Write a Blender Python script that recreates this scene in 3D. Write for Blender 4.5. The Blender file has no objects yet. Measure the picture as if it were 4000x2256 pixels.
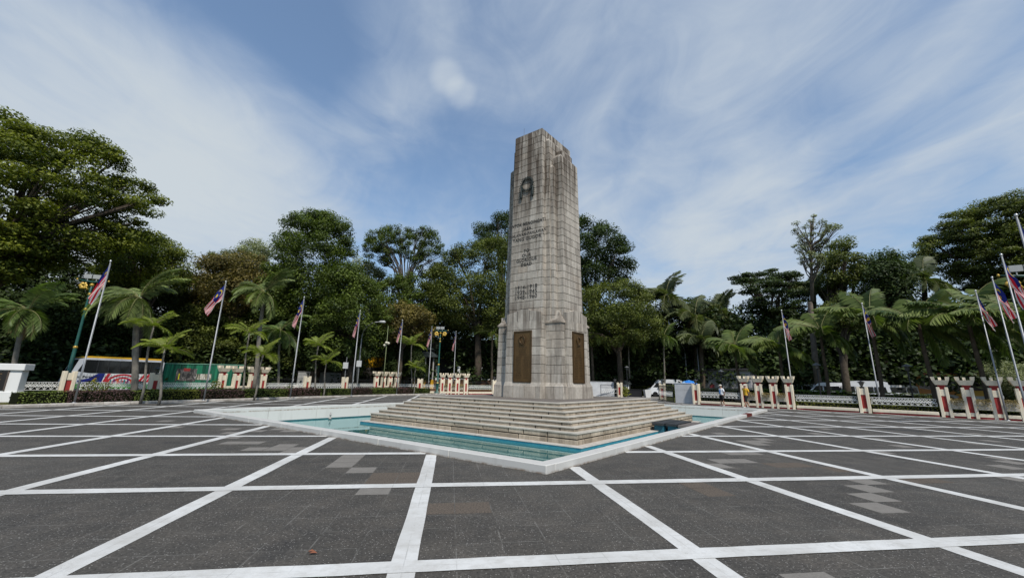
import bpy, math, random
import numpy as np
from mathutils import Matrix, Vector
from mathutils.geometry import tessellate_polygon

sc = bpy.context.scene
COL = sc.collection
R = math.radians
rng = np.random.default_rng(7)
random.seed(7)

# ------------------------------------------------------------------ camera
FPX, PITCH, ROLL, EYE = 1548.34, 0.227854, 0.019750, 1.65   # focal length in 4000-px units
cd = bpy.data.cameras.new('camera'); cd.lens = 36*FPX/4000; cd.sensor_width = 36
cd.clip_start = 0.1; cd.clip_end = 2000
cam = bpy.data.objects.new('camera', cd); COL.objects.link(cam); sc.camera = cam
_r, _u = Vector((1, 0, 0)), Vector((0, -math.sin(PITCH), math.cos(PITCH)))
_f = Vector((0, math.cos(PITCH), math.sin(PITCH)))
cx = _r*math.cos(ROLL)+_u*math.sin(ROLL); cy = -_r*math.sin(ROLL)+_u*math.cos(ROLL)
m = Matrix.Identity(4)
for i in range(3):
    m[i][0], m[i][1], m[i][2] = cx[i], cy[i], -_f[i]
m.translation = (0, 0, EYE)
cam.matrix_world = m

# ------------------------------------------------------------------ light and exposure
SUN_EL, SUN_AZ = R(52), R(161)       # azimuth clockwise from +y (the view direction)
sd = bpy.data.lights.new('sun', 'SUN'); sd.energy = 4.4; sd.angle = R(3); sd.color = (1, .95, .87)
sun = bpy.data.objects.new('sun', sd); COL.objects.link(sun)
sv = Vector((math.sin(SUN_AZ)*math.cos(SUN_EL), math.cos(SUN_AZ)*math.cos(SUN_EL), math.sin(SUN_EL)))
sun.rotation_euler = sv.to_track_quat('Z', 'Y').to_euler()
sc.view_settings.view_transform = 'Standard'; sc.view_settings.look = 'None'
sc.view_settings.exposure = 0.0; sc.view_settings.gamma = 1.0; sc.view_settings.use_curve_mapping = False
sc.cycles.max_bounces = 8; sc.cycles.transparent_max_bounces = 12
sc.cycles.sample_clamp_indirect = 8

def ray(x, y):
    """direction in the world of a point of the 4000 px photograph"""
    a, b = (x-2000)/FPX, (y-1128)/FPX
    return (_f + cx*a - cy*b)
def pix(x, y, z=0.0):
    d = ray(x, y); t = (z-EYE)/d.z
    return Vector((0, 0, EYE))+d*t
def pixd(x, y, dist):
    """point at a horizontal distance along the ray"""
    d = ray(x, y); t = dist/math.hypot(d.x, d.y)
    return Vector((0, 0, EYE))+d*t
def zat(x, y, q):
    return pixd(x, y, math.hypot(q[0], q[1])).z
Q = 1.5528          # 2576 px overview -> 4000 px

# ------------------------------------------------------------------ sky
w = bpy.data.worlds.new('World'); sc.world = w; w.use_nodes = True
nt = w.node_tree; N = nt.nodes; L = nt.links; N.clear()
def nd(t, **k):
    n = N.new(t)
    for a, b in k.items(): setattr(n, a, b)
    return n
def wm(op, a, b=None, clamp=False):
    n = nd('ShaderNodeMath', operation=op, use_clamp=clamp)
    for i, v in enumerate((a, b)):
        if v is None: continue
        if isinstance(v, (int, float)): n.inputs[i].default_value = v
        else: L.new(v, n.inputs[i])
    return n.outputs[0]
tc = nd('ShaderNodeTexCoord'); sep = nd('ShaderNodeSeparateXYZ'); L.new(tc.outputs['Generated'], sep.inputs[0])
sky = nd('ShaderNodeTexSky', sky_type='NISHITA', sun_disc=False)
sky.sun_elevation = SUN_EL; sky.sun_rotation = SUN_AZ; sky.air_density = 1.2; sky.dust_density = 0.6; sky.ozone_density = 2.0
zc = wm('ADD', wm('MAXIMUM', sep.outputs[2], 0.0), 0.10)
comb = nd('ShaderNodeCombineXYZ')
L.new(wm('DIVIDE', sep.outputs[0], zc), comb.inputs[0]); L.new(wm('DIVIDE', sep.outputs[1], zc), comb.inputs[1])
def noise(scale, rot, sx, sy, detail, rough, dist, off=0.0):
    mp = nd('ShaderNodeMapping'); mp.inputs['Rotation'].default_value = (0, 0, rot); mp.inputs['Scale'].default_value = (sx, sy, 1)
    mp.inputs['Location'].default_value = (off, off*.7, 0)
    L.new(comb.outputs[0], mp.inputs[0])
    n = nd('ShaderNodeTexNoise', noise_dimensions='2D'); n.inputs['Scale'].default_value = scale
    n.inputs['Detail'].default_value = detail; n.inputs['Roughness'].default_value = rough; n.inputs['Distortion'].default_value = dist
    L.new(mp.outputs[0], n.inputs['Vector']); return n.outputs['Fac']
n1 = noise(.95, R(-6), 1.05, .68, 5, .48, .7, 3.1)
n2 = noise(2.5, R(24), 1.1, .7, 7, .56, 1.2, 9.7)
n3 = noise(6.0, R(-20), 1.0, .7, 7, .6, 1.2, 1.7)
field = wm('ADD', wm('ADD', wm('MULTIPLY', n1, .8), wm('MULTIPLY', n2, .34)), wm('MULTIPLY', n3, .16))
# cloud banks and gaps: direction (photo px), angular radius (deg), amount
BANKS = [(100, 600, 30, .30), (650, 800, 26, .26), (1150, 620, 18, .12), (250, 330, 16, .06),
         (1950, 100, 20, .20), (2600, 220, 24, .16), (3400, 150, 28, .13), (2600, 950, 22, .2), (3700, 550, 26, .05), (1500, 430, 9, .10), (1745, 300, 2.6, .16), (1800, 365, 2.4, .18), (1770, 330, 6, .05), (1500, 450, 7, .10), (3050, 1100, 20, .2),
         (860, 120, 15, -.20), (1150, 330, 12, -.10), (1700, 700, 14, -.07), (2550, 640, 10, -.20), (3050, 660, 12, -.18), (3500, 740, 10, -.08), (1400, 80, 10, -.08), (200, 40, 16, -.08)]
for px, py, rad, amt in BANKS:
    d = ray(px, py).normalized()
    dp = nd('ShaderNodeVectorMath', operation='DOT_PRODUCT'); L.new(tc.outputs['Generated'], dp.inputs[0]); dp.inputs[1].default_value = d
    mr = nd('ShaderNodeMapRange', interpolation_type='SMOOTHSTEP'); L.new(dp.outputs['Value'], mr.inputs[0])
    mr.inputs[1].default_value = math.cos(R(rad)); mr.inputs[2].default_value = 1.0; mr.inputs[3].default_value = 0; mr.inputs[4].default_value = amt
    field = wm('ADD', field, mr.outputs[0])
cov = nd('ShaderNodeMapRange', interpolation_type='SMOOTHSTEP'); L.new(field, cov.inputs[0])
cov.inputs[1].default_value = .42; cov.inputs[2].default_value = 1.12; cov.inputs[3].default_value = .16; cov.inputs[4].default_value = .93
# thicker cloud is whiter; toward the right the veil is bluer
hz = nd('ShaderNodeMapRange', interpolation_type='SMOOTHSTEP'); L.new(sep.outputs[2], hz.inputs[0]); hz.inputs[1].default_value = .34; hz.inputs[2].default_value = .0; hz.inputs[3].default_value = 0; hz.inputs[4].default_value = .6
covh = wm('MAXIMUM', cov.outputs[0], hz.outputs[0])
thick = nd('ShaderNodeMapRange'); L.new(field, thick.inputs[0]); thick.inputs[1].default_value = .6; thick.inputs[2].default_value = 1.25
cr = nd('ShaderNodeMixRGB'); L.new(thick.outputs[0], cr.inputs[0]); cr.inputs[1].default_value = (.41, .51, .67, 1); cr.inputs[2].default_value = (.62, .675, .71, 1)
bg1 = nd('ShaderNodeBackground'); bg1.inputs[1].default_value = 0.145
tint = nd('ShaderNodeMixRGB', blend_type='MULTIPLY'); tint.inputs[0].default_value = 1; tint.inputs[2].default_value = (.80, .93, 1.0, 1)
L.new(sky.outputs[0], tint.inputs[1]); L.new(tint.outputs[0], bg1.inputs[0])
bg2 = nd('ShaderNodeBackground'); L.new(cr.outputs[0], bg2.inputs[0]); bg2.inputs[1].default_value = 1.0
mx = nd('ShaderNodeMixShader'); L.new(covh, mx.inputs[0]); L.new(bg1.outputs[0], mx.inputs[1]); L.new(bg2.outputs[0], mx.inputs[2])
wo = nd('ShaderNodeOutputWorld'); L.new(mx.outputs[0], wo.inputs[0])

# ------------------------------------------------------------------ materials
class MT:
    """small node helper"""
    def __init__(s, name):
        s.m = bpy.data.materials.new(name); s.m.use_nodes = True; s.t = s.m.node_tree; s.n = s.t.nodes
        s.p = s.n['Principled BSDF']; s.out = s.n['Material Output']
    def new(s, t, **k):
        n = s.n.new(t)
        for a, b in k.items(): setattr(n, a, b)
        return n
    def link(s, a, b): s.t.links.new(a, b)
    def co(s, kind='Object'):
        if not hasattr(s, 'tc'): s.tc = s.new('ShaderNodeTexCoord')
        return s.tc.outputs[kind]
    def map(s, scale, kind='Object', rot=(0, 0, 0), loc=(0, 0, 0)):
        n = s.new('ShaderNodeMapping'); n.inputs['Scale'].default_value = scale; n.inputs['Rotation'].default_value = rot; n.inputs['Location'].default_value = loc
        s.link(s.co(kind), n.inputs[0]); return n.outputs[0]
    def noise(s, scale, detail=4, rough=.55, vec=None, dist=0):
        n = s.new('ShaderNodeTexNoise'); n.inputs['Scale'].default_value = scale; n.inputs['Detail'].default_value = detail
        n.inputs['Roughness'].default_value = rough; n.inputs['Distortion'].default_value = dist
        s.link(vec if vec is not None else s.co(), n.inputs['Vector']); return n.outputs['Fac']
    def ramp(s, fac, stops):
        n = s.new('ShaderNodeValToRGB'); e = n.color_ramp.elements
        while len(e) < len(stops): e.new(.5)
        for el, (p, c) in zip(e, stops):
            el.position = p; el.color = (*c, 1) if not isinstance(c, (int, float)) else (c, c, c, 1)
        s.link(fac, n.inputs[0]); return n.outputs[0]
    def mix(s, fac, a, b, mode='MIX'):
        n = s.new('ShaderNodeMixRGB', blend_type=mode)
        for i, v in enumerate((fac, a, b)):
            if isinstance(v, (int, float)): n.inputs[i].default_value = v if i == 0 else (v, v, v, 1)
            elif isinstance(v, tuple): n.inputs[i].default_value = (*v, 1)
            else: s.link(v, n.inputs[i])
        return n.outputs[0]
    def math(s, op, a, b=None, clamp=False):
        n = s.new('ShaderNodeMath', operation=op, use_clamp=clamp)
        for i, v in enumerate((a, b)):
            if v is None: continue
            if isinstance(v, (int, float)): n.inputs[i].default_value = v
            else: s.link(v, n.inputs[i])
        return n.outputs[0]
    def attr(s, name='v'):
        n = s.new('ShaderNodeAttribute', attribute_name=name); return n.outputs['Fac']
    def bump(s, h, strength=.3, dist=.02):
        n = s.new('ShaderNodeBump'); n.inputs['Strength'].default_value = strength; n.inputs['Distance'].default_value = dist
        s.link(h, n.inputs['Height']); s.link(n.outputs[0], s.p.inputs['Normal'])
    def base(s, c):
        if isinstance(c, tuple): s.p.inputs['Base Color'].default_value = (*c, 1)
        else: s.link(c, s.p.inputs['Base Color'])
        return s
    def set(s, rough=.8, spec=.3, metal=0):
        s.p.inputs['Roughness'].default_value = rough; s.p.inputs['Specular IOR Level'].default_value = spec; s.p.inputs['Metallic'].default_value = metal
        return s
MATS = {}
def plain(name, c, rough=.7, spec=.3, metal=0, var=.18, scale=3.0, bump=0.0):
    """painted or plain surface with slight mottling"""
    if name in MATS: return MATS[name]
    t = MT(name); t.set(rough, spec, metal)
    n = t.noise(scale, 5, .6)
    t.base(t.mix(1.0, tuple(c), t.ramp(n, [(.3, 1-var), (.7, 1.0)]), 'MULTIPLY'))
    if bump: t.bump(t.noise(scale*14, 4), bump, .01)
    MATS[name] = t.m; return t.m
def weathered(name, c, dirt=(.16, .14, .11), amt=.5, rough=.75):
    """paint with vertical rain streaks and grime"""
    t = MT(name); t.set(rough, .3)
    st = t.noise(1.0, 5, .6, t.map((5, 5, .5)))
    f = t.ramp(st, [(.50, 0.0), (.78, amt)])
    n = t.noise(.9, 4, .6)
    f2 = t.math('MULTIPLY', f, t.ramp(n, [(.35, .1), (.65, 1.0)]))
    t.base(t.mix(f2, tuple(c), dirt)); t.bump(t.noise(40, 3), .12, .01)
    MATS[name] = t.m; return t.m
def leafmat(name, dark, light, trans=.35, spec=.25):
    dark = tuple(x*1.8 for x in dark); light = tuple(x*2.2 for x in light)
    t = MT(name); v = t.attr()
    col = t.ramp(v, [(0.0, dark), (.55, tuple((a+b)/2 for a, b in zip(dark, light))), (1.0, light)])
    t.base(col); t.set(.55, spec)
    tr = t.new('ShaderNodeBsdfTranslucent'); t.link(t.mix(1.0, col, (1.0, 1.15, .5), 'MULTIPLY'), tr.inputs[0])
    mxs = t.new('ShaderNodeMixShader'); mxs.inputs[0].default_value = trans
    t.link(t.p.outputs[0], mxs.inputs[1]); t.link(tr.outputs[0], mxs.inputs[2]); t.link(mxs.outputs[0], t.out.inputs[0])
    MATS[name] = t.m; return t.m

# ------------------------------------------------------------------ mesh helpers
def children(o): return list(o.children)
def thing(name, label, cat, loc=(0, 0, 0), rotz=0, group=None):
    o = bpy.data.objects.new(name, None); COL.objects.link(o); o.empty_display_size = .2
    o.location = loc; o.rotation_euler = (0, 0, rotz); o['label'] = label; o['category'] = cat
    if group: o['group'] = group
    return o
def tag(o, label, cat, group=None, kind=None):
    if label: o['label'] = label
    if cat: o['category'] = cat
    if group: o['group'] = group
    if kind: o['kind'] = kind
    return o
def dup(o, loc=None, rotz=None, label=None, parent=None):
    c = o.copy(); COL.objects.link(c)
    if parent: c.parent = parent
    if loc is not None: c.location = loc
    if rotz is not None: c.rotation_euler = (0, 0, rotz)
    if label: c['label'] = label
    for ch in children(o): dup(ch, parent=c)
    return c
class MB:
    def __init__(s): s.v = []; s.f = []; s.m = []; s.a = []; s.uv = None
    def poly(s, pts, m=0, a=.5):
        k = len(s.v); s.v += [tuple(p) for p in pts]; s.f.append(tuple(range(k, k+len(pts)))); s.m.append(m); s.a.append(a)
    def faces(s, pts, fs, m=0, a=.5):
        k = len(s.v); s.v += [tuple(p) for p in pts]
        for f in fs: s.f.append(tuple(k+i for i in f)); s.m.append(m); s.a.append(a)
    def box(s, x0, x1, y0, y1, z0, z1, m=0, a=.5, T=None):
        p = [(x, y, z) for z in (z0, z1) for (x, y) in ((x0, y0), (x1, y0), (x1, y1), (x0, y1))]
        if T: p = [T(*q) for q in p]
        s.faces(p, [(3, 2, 1, 0), (4, 5, 6, 7), (0, 1, 5, 4), (1, 2, 6, 5), (2, 3, 7, 6), (3, 0, 4, 7)], m, a)
    def frust(s, a0, b0, z0, a1, b1, z1, m=0, a=.5, T=None, c0=(0, 0), c1=(0, 0)):
        """box tapering from half sizes a0,b0 at z0 to a1,b1 at z1"""
        p = [(c0[0]+i*a0, c0[1]+j*b0, z0) for i, j in ((-1, -1), (1, -1), (1, 1), (-1, 1))]+[(c1[0]+i*a1, c1[1]+j*b1, z1) for i, j in ((-1, -1), (1, -1), (1, 1), (-1, 1))]
        if T: p = [T(*q) for q in p]
        s.faces(p, [(3, 2, 1, 0), (4, 5, 6, 7), (0, 1, 5, 4), (1, 2, 6, 5), (2, 3, 7, 6), (3, 0, 4, 7)], m, a)
    def bevbox(s, x0, x1, y0, y1, z0, z1, b=.02, m=0, T=None):
        """box with chamfered vertical and top edges"""
        def ring(d, z): return [(x0+d+b, y0+d, z), (x1-d-b, y0+d, z), (x1-d, y0+d+b, z), (x1-d, y1-d-b, z), (x1-d-b, y1-d, z), (x0+d+b, y1-d, z), (x0+d, y1-d-b, z), (x0+d, y0+d+b, z)]
        rs = [ring(0, z0), ring(0, z1-b), ring(b, z1)]
        p = [q for r in rs for q in r]
        if T: p = [T(*q) for q in p]
        f = [tuple(range(7, -1, -1)), tuple(range(16, 24))]
        for k in (0, 8):
            for i in range(8): j = (i+1) % 8; f.append((k+i, k+j, k+8+j, k+8+i))
        s.faces(p, f, m)
    def tube(s, pts, rad, n=8, m=0, cap=True, a=.5):
        pts = [Vector(p) for p in pts]
        if isinstance(rad, (int, float)): rad = [rad]*len(pts)
        k = len(s.v); up = Vector((0, 0, 1))
        for i, p in enumerate(pts):
            d = (pts[min(i+1, len(pts)-1)]-pts[max(i-1, 0)]).normalized()
            u = d.cross(up if abs(d.z) < .95 else Vector((1, 0, 0))).normalized(); v = u.cross(d)
            for j in range(n):
                t = 2*math.pi*j/n; s.v.append(tuple(p+(u*math.cos(t)+v*math.sin(t))*rad[i]))
        for i in range(len(pts)-1):
            for j in range(n):
                b = k+i*n; s.f.append((b+j, b+n+j, b+n+(j+1) % n, b+(j+1) % n)); s.m.append(m); s.a.append(a)
        if cap:
            s.f.append(tuple(k+j for j in range(n))); s.m.append(m); s.a.append(a)
            e = k+(len(pts)-1)*n; s.f.append(tuple(e+j for j in range(n-1, -1, -1))); s.m.append(m); s.a.append(a)
    def lathe(s, prof, n=16, c=(0, 0), m=0):
        """profile of (radius, z)"""
        k = len(s.v)
        for r, z in prof:
            for j in range(n): t = 2*math.pi*j/n; s.v.append((c[0]+r*math.cos(t), c[1]+r*math.sin(t), z))
        for i in range(len(prof)-1):
            for j in range(n):
                b = k+i*n; s.f.append((b+j, b+(j+1) % n, b+n+(j+1) % n, b+n+j)); s.m.append(m); s.a.append(.5)
    def extrude(s, prof, y0, y1, m=0):
        """profile in x,z pushed along y"""
        n = len(prof); p = [(x, y0, z) for x, z in prof]+[(x, y1, z) for x, z in prof]
        f = [tuple(range(n)), tuple(range(2*n-1, n-1, -1))]+[(i, n+i, n+(i+1) % n, (i+1) % n) for i in range(n)]
        s.faces(p, f, m)
    def build(s, name, mats, parent=None, smooth=False, origin=None):
        me = bpy.data.meshes.new(name); v = s.v
        if origin is not None: v = [(p[0]-origin[0], p[1]-origin[1], p[2]-origin[2]) for p in v]
        me.from_pydata(v, [], s.f)
        if not isinstance(mats, (list, tuple)): mats = [mats]
        for q in mats: me.materials.append(q)
        if len(mats) > 1: me.polygons.foreach_set('material_index', s.m)
        at = me.attributes.new('v', 'FLOAT', 'FACE'); at.data.foreach_set('value', s.a)
        if s.uv is not None:
            ul = me.uv_layers.new(name='UVMap'); ul.data.foreach_set('uv', [c for q in s.uv for c in q])
        if smooth: me.polygons.foreach_set('use_smooth', [True]*len(me.polygons))
        me.update(); me.validate()
        o = bpy.data.objects.new(name, me); COL.objects.link(o)
        if parent: o.parent = parent
        if origin is not None: o.location = origin
        return o
def quads_np(name, V, vals, mat, parent=None, kind=None, local=None):
    """V: (n,4,3) leaf quads, vals per leaf"""
    n = len(V); me = bpy.data.meshes.new(name)
    P = V.reshape(-1, 3).astype(np.float32)
    if local is not None: P = P-np.array(local, np.float32)
    me.vertices.add(4*n); me.vertices.foreach_set('co', P.ravel())
    me.loops.add(4*n); me.loops.foreach_set('vertex_index', np.arange(4*n, dtype=np.int32))
    me.polygons.add(n); me.polygons.foreach_set('loop_start', np.arange(0, 4*n, 4, dtype=np.int32))
    try: me.polygons.foreach_set('loop_total', np.full(n, 4, dtype=np.int32))
    except Exception: pass
    me.update(calc_edges=True)
    at = me.attributes.new('v', 'FLOAT', 'FACE'); at.data.foreach_set('value', np.asarray(vals, np.float32))
    me.materials.append(mat)
    o = bpy.data.objects.new(name, me); COL.objects.link(o)
    if parent: o.parent = parent
    if local is not None and parent is None: o.location = local
    return o
def unit(a): return a/np.maximum(np.linalg.norm(a, axis=-1, keepdims=True), 1e-9)
def leafquads(C, Nn, size, rg, aspect=.55):
    """rhombic leaves at C with normals Nn"""
    n = len(C); r = unit(rg.normal(size=(n, 3))); u = unit(np.cross(Nn, r)); v = np.cross(Nn, u)
    s = size*rg.uniform(.7, 1.3, size=(n, 1))
    return np.stack([C-u*s*.5, C+v*s*.5*aspect+u*s*.05, C+u*s*.5, C-v*s*.5*aspect+u*s*.05], 1)
# ------------------------------------------------------------------ monument frame (measured on the photograph)
B0 = Vector((2.336, 14.377, 0))
E1 = Vector((math.sin(R(-54.2)), math.cos(R(-54.2)), 0)); E2 = Vector((math.sin(R(40)), math.cos(R(40)), 0))
def mon(a, b, z): return B0+E1*a+E2*b+Vector((0, 0, z))
GAZ = -0.145977; GS = 2.8627; GO = Vector((-.92979, 4.0426, 0))       # painted grid: azimuth, spacing, origin
GI = Vector((math.cos(GAZ), -math.sin(GAZ), 0)); GJ = Vector((math.sin(GAZ), math.cos(GAZ), 0))
def grid(i, j, z=0): return GO+GI*(i*GS)+GJ*(j*GS)+Vector((0, 0, z))
PX0, PX1, PY0, PY1 = -2.97, 15.2, -6.3, 19.3       # pool, outer
WT = .30                                           # pool wall thickness
ZW, ZB = -.56, -.80                                # water and basin floor

KERB = [(-33, -30), (-27.5, 4), (-24.6, 13), (-23.0, 18.8), (-22.1, 21.0), (-19.9, 24.8), (-19.1, 26.3), (-16.8, 31.4), (-14.3, 36.2), (-11.9, 40.6), (-10.0, 43.2), (-8.6, 45.6), (-7.4, 47.3)]
RF0, RF1 = Vector((16.5, 35.6, 0)), Vector((28.7, 23.6, 0))    # right fence
PLAZA = KERB+[(-5.5, 48.8), (-1.9, 50.6), (10, 50), (13.2, 48.2), (16.2, 45), (15.3, 38.2), (16.5, 35.6), (28.7, 23.6), (36, 16.4), (48, 4), (50, -30)]

def sheet(name, outer, hole, z, mat, kind='structure'):
    pl = [[Vector((x, y, 0)) for x, y in outer]]
    if hole: pl.append([Vector((x, y, 0)) for x, y in hole])
    tri = tessellate_polygon(pl); pts = [p for q in pl for p in q]
    mb = MB(); mb.v = [(p.x, p.y, z) for p in pts]
    for t in tri:
        a, b, c = [pts[i] for i in t]
        if (b-a).cross(c-a).z < 0: t = (t[0], t[2], t[1])
        mb.f.append(tuple(t)); mb.m.append(0); mb.a.append(.5)
    o = mb.build(name, mat); o['kind'] = kind; return o
HOLE = [tuple(mon(a, b, 0).xy) for a, b in ((PX0+.05, PY0+.05), (PX1-.05, PY0+.05), (PX1-.05, PY1-.05), (PX0+.05, PY1-.05))]

# asphalt tiles: dark aggregate, faint pale joints on the same grid as the lines
t = MT('asphalt tiles'); t.set(.82, .32)
gv = t.map((6/GS, 6/GS, 1), rot=(0, 0, 0))
rotn = t.new('ShaderNodeVectorRotate', rotation_type='Z_AXIS'); t.link(t.co(), rotn.inputs['Vector']); rotn.inputs['Center'].default_value = tuple(GO); rotn.inputs['Angle'].default_value = GAZ
sx = t.new('ShaderNodeSeparateXYZ'); t.link(rotn.outputs[0], sx.inputs[0])
def joint(o, off):
    u = t.math('DIVIDE', t.math('SUBTRACT', o, off), GS/6)
    fr = t.math('ABSOLUTE', t.math('SUBTRACT', t.math('FRACT', u), .5))
    return t.math('GREATER_THAN', fr, .4855)
jn = t.math('MAXIMUM', joint(sx.outputs[0], GO.x), joint(sx.outputs[1], GO.y))
jn = t.math('MULTIPLY', jn, t.ramp(t.noise(1.6, 4, .7), [(.44, 0.0), (.62, .55)]))
vor = t.new('ShaderNodeTexVoronoi'); vor.inputs['Scale'].default_value = 46; t.link(t.co(), vor.inputs['Vector'])
spk = t.ramp(vor.outputs['Distance'], [(.0, 1.0), (.36, 0.0)])
rnd = t.new('ShaderNodeSeparateColor'); t.link(vor.outputs['Color'], rnd.inputs[0])
spk = t.math('MULTIPLY', spk, t.ramp(rnd.outputs[0], [(.62, 0.0), (.85, 1.0)]))
big = t.noise(.22, 5, .6); med = t.noise(2.2, 5, .6); fin = t.noise(30, 4, .75)
fl = t.new('ShaderNodeCombineXYZ')
t.link(t.math('FLOOR', t.math('DIVIDE', t.math('SUBTRACT', sx.outputs[0], GO.x), GS/6)), fl.inputs[0]); t.link(t.math('FLOOR', t.math('DIVIDE', t.math('SUBTRACT', sx.outputs[1], GO.y), GS/6)), fl.inputs[1])
wn_ = t.new('ShaderNodeTexWhiteNoise', noise_dimensions='2D'); t.link(fl.outputs[0], wn_.inputs['Vector'])
c0 = t.mix(t.ramp(big, [(.3, 0.0), (.7, 1.0)]), (.041, .0375, .0325), (.066, .0605, .0525))
c0 = t.mix(t.ramp(med, [(.42, .0), (.72, .6)]), c0, (.088, .077, .064))
stn = t.noise(.75, 6, .7, None, .6)
c0 = t.mix(t.ramp(stn, [(.55, .0), (.66, .55)]), c0, (.026, .025, .024))
c0 = t.mix(1.0, c0, t.ramp(wn_.outputs['Value'], [(.0, .92), (.7, 1.03), (.95, 1.06), (1.0, 1.2)]), 'MULTIPLY')
c0 = t.mix(1.0, c0, t.ramp(fin, [(.3, .45), (.7, 1.5)]), 'MULTIPLY')
scr = t.ramp(t.noise(1.0, 5, .75, t.map((.5, 16, 1), rot=(0, 0, .35)), .5), [(.60, 0.0), (.70, .35)])
c0 = t.mix(scr, c0, (.13, .123, .11))
c0 = t.mix(t.math('MULTIPLY', spk, .9), c0, (.46, .44, .41))
c0 = t.mix(jn, c0, (.17, .165, .15))
t.base(c0); t.bump(t.math('ADD', fin, t.math('MULTIPLY', spk, .6)), .6, .014)
ASPH = t.m
sheet('plaza_pavement', PLAZA, HOLE, 0.0, ASPH)
# surrounding earth and grass
t = MT('grass ground'); t.set(.95, .1)
n = t.noise(.6, 5, .6); n2 = t.noise(22, 4, .7)
t.base(t.mix(t.ramp(n2, [(.3, .0), (.7, .75)]), t.mix(t.ramp(n, [(.35, 0.0), (.65, 1.0)]), (.050, .062, .018), (.085, .088, .030)), (.028, .034, .012))); t.bump(n2, .7, .05)
GRASS = t.m
sheet('ground', [(-400, -400), (400, -400), (400, 500), (-400, 500)], HOLE, -.03, GRASS)

# painted lines: strips cut where the pool and the plaza edge stop them
def seg_poly(a, b, poly):
    """parameters where the segment a-b crosses a polygon"""
    ts = []
    for i in range(len(poly)):
        p, q = Vector((*poly[i], 0)), Vector((*poly[(i+1) % len(poly)], 0)); d, e = b-a, q-p
        den = d.x*e.y-d.y*e.x
        if abs(den) < 1e-9: continue
        t_ = ((p.x-a.x)*e.y-(p.y-a.y)*e.x)/den; u_ = ((p.x-a.x)*d.y-(p.y-a.y)*d.x)/den
        if 0 <= t_ <= 1 and 0 <= u_ <= 1: ts.append(t_)
    return ts
def inside(p, poly):
    c = False
    for i in range(len(poly)):
        (x1, y1), (x2, y2) = poly[i], poly[(i+1) % len(poly)]
        if (y1 > p.y) != (y2 > p.y) and p.x < (x2-x1)*(p.y-y1)/(y2-y1)+x1: c = not c
    return c
POOLP = [tuple(mon(a, b, 0).xy) for a, b in ((PX0, PY0), (PX1, PY0), (PX1, PY1), (PX0, PY1))]
t = MT('road paint white'); t.set(.6, .35)
wn = t.noise(3.5, 6, .7); wf = t.noise(34, 4, .7)
wear = t.math('MULTIPLY', t.ramp(wn, [(.50, 0.0), (.72, 1.0)]), t.ramp(wf, [(.52, 0.0), (.64, .55)]))
tile = t.noise(.9, 3, .5)
rt = t.new('ShaderNodeVectorRotate', rotation_type='Z_AXIS'); t.link(t.co(), rt.inputs['Vector']); rt.inputs['Center'].default_value = tuple(GO); rt.inputs['Angle'].default_value = GAZ
sp = t.new('ShaderNodeSeparateXYZ'); t.link(rt.outputs[0], sp.inputs[0])
def pj(o, off): return t.math('GREATER_THAN', t.math('ABSOLUTE', t.math('SUBTRACT', t.math('FRACT', t.math('DIVIDE', t.math('SUBTRACT', o, off), GS/6)), .5)), .490)
pjn = t.math('MULTIPLY', t.math('MAXIMUM', pj(sp.outputs[0], GO.x), pj(sp.outputs[1], GO.y)), t.ramp(t.noise(1.3, 4, .7), [(.44, 0.0), (.64, .42)]))
drt = t.noise(5, 6, .7)
pc = t.mix(t.ramp(tile, [(.35, 0.0), (.65, 1.0)]), (.47, .465, .445), (.58, .58, .565))
pc = t.mix(t.ramp(drt, [(.45, 0.0), (.75, .7)]), pc, (.36, .345, .315))
pc = t.mix(wear, pc, (.15, .143, .13)); pc = t.mix(pjn, pc, (.11, .105, .095))
t.base(pc); t.bump(wf, .3, .008)
PAINT = t.m
mb = MB(); LW = .118
def strip(a, b, z):
    ts = sorted([0, 1]+seg_poly(a, b, PLAZA)+seg_poly(a, b, POOLP)); d = (b-a).normalized(); s_ = Vector((-d.y, d.x, 0))*LW
    for t0, t1 in zip(ts[:-1], ts[1:]):
        mid = a.lerp(b, (t0+t1)/2)
        if t1-t0 < 1e-4 or not inside(mid, PLAZA) or inside(mid, POOLP): continue
        p, q = a.lerp(b, t0), a.lerp(b, t1)
        # slightly uneven hand-painted edge
        n_ = max(2, int((q-p).length/.35)); Lf = []; Rt = []
        for k in range(n_+1):
            c = p.lerp(q, k/n_); Lf.append(c+s_*(1+random.uniform(-.045, .045))); Rt.append(c-s_*(1+random.uniform(-.045, .045)))
        for k in range(n_): mb.poly([(*Rt[k].xy, z), (*Rt[k+1].xy, z), (*Lf[k+1].xy, z), (*Lf[k].xy, z)])
for i in range(-16, 17): strip(grid(i, -8), grid(i, 22), .004)
for j in range(-3, 17): strip(grid(-20, j), grid(20, j), .008)
mb.build('painted_grid_lines', PAINT)['kind'] = 'structure'

# pale and brown replacement tiles, snapped to the tile grid
TP = [(896, 1675), (867, 1694), (882, 1712), (955, 1726), (985, 1726), (1010, 1679), (1072, 1675), (1107, 1681), (1115, 1740), (1018, 1750), (1080, 1750), (1146, 1750), (1131, 1761), (1344, 1780), (1422, 1778), (1405, 1793), (1379, 1810), (1457, 1824), (1470, 1917),
      (2862, 1793), (2846, 1808), (2838, 1824), (2897, 1768), (2822, 1691), (2964, 1714), (2943, 1725), (2961, 1735), (2909, 1751), (2887, 1769), (2999, 1725), (3403, 1880), (3340, 1904), (3350, 1931), (3364, 1963), (3136, 2250), (3447, 1771), (3466, 1737), (3461, 1716), (3923, 1822), (3923, 1803), (3899, 1791), (3826, 1718), (3816, 1732), (3243, 1674), (3184, 1690), (3952, 1868), (700, 1664), (640, 1641), (3540, 1652), (3560, 1668), (3800, 1690), (3860, 1672)]
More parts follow.
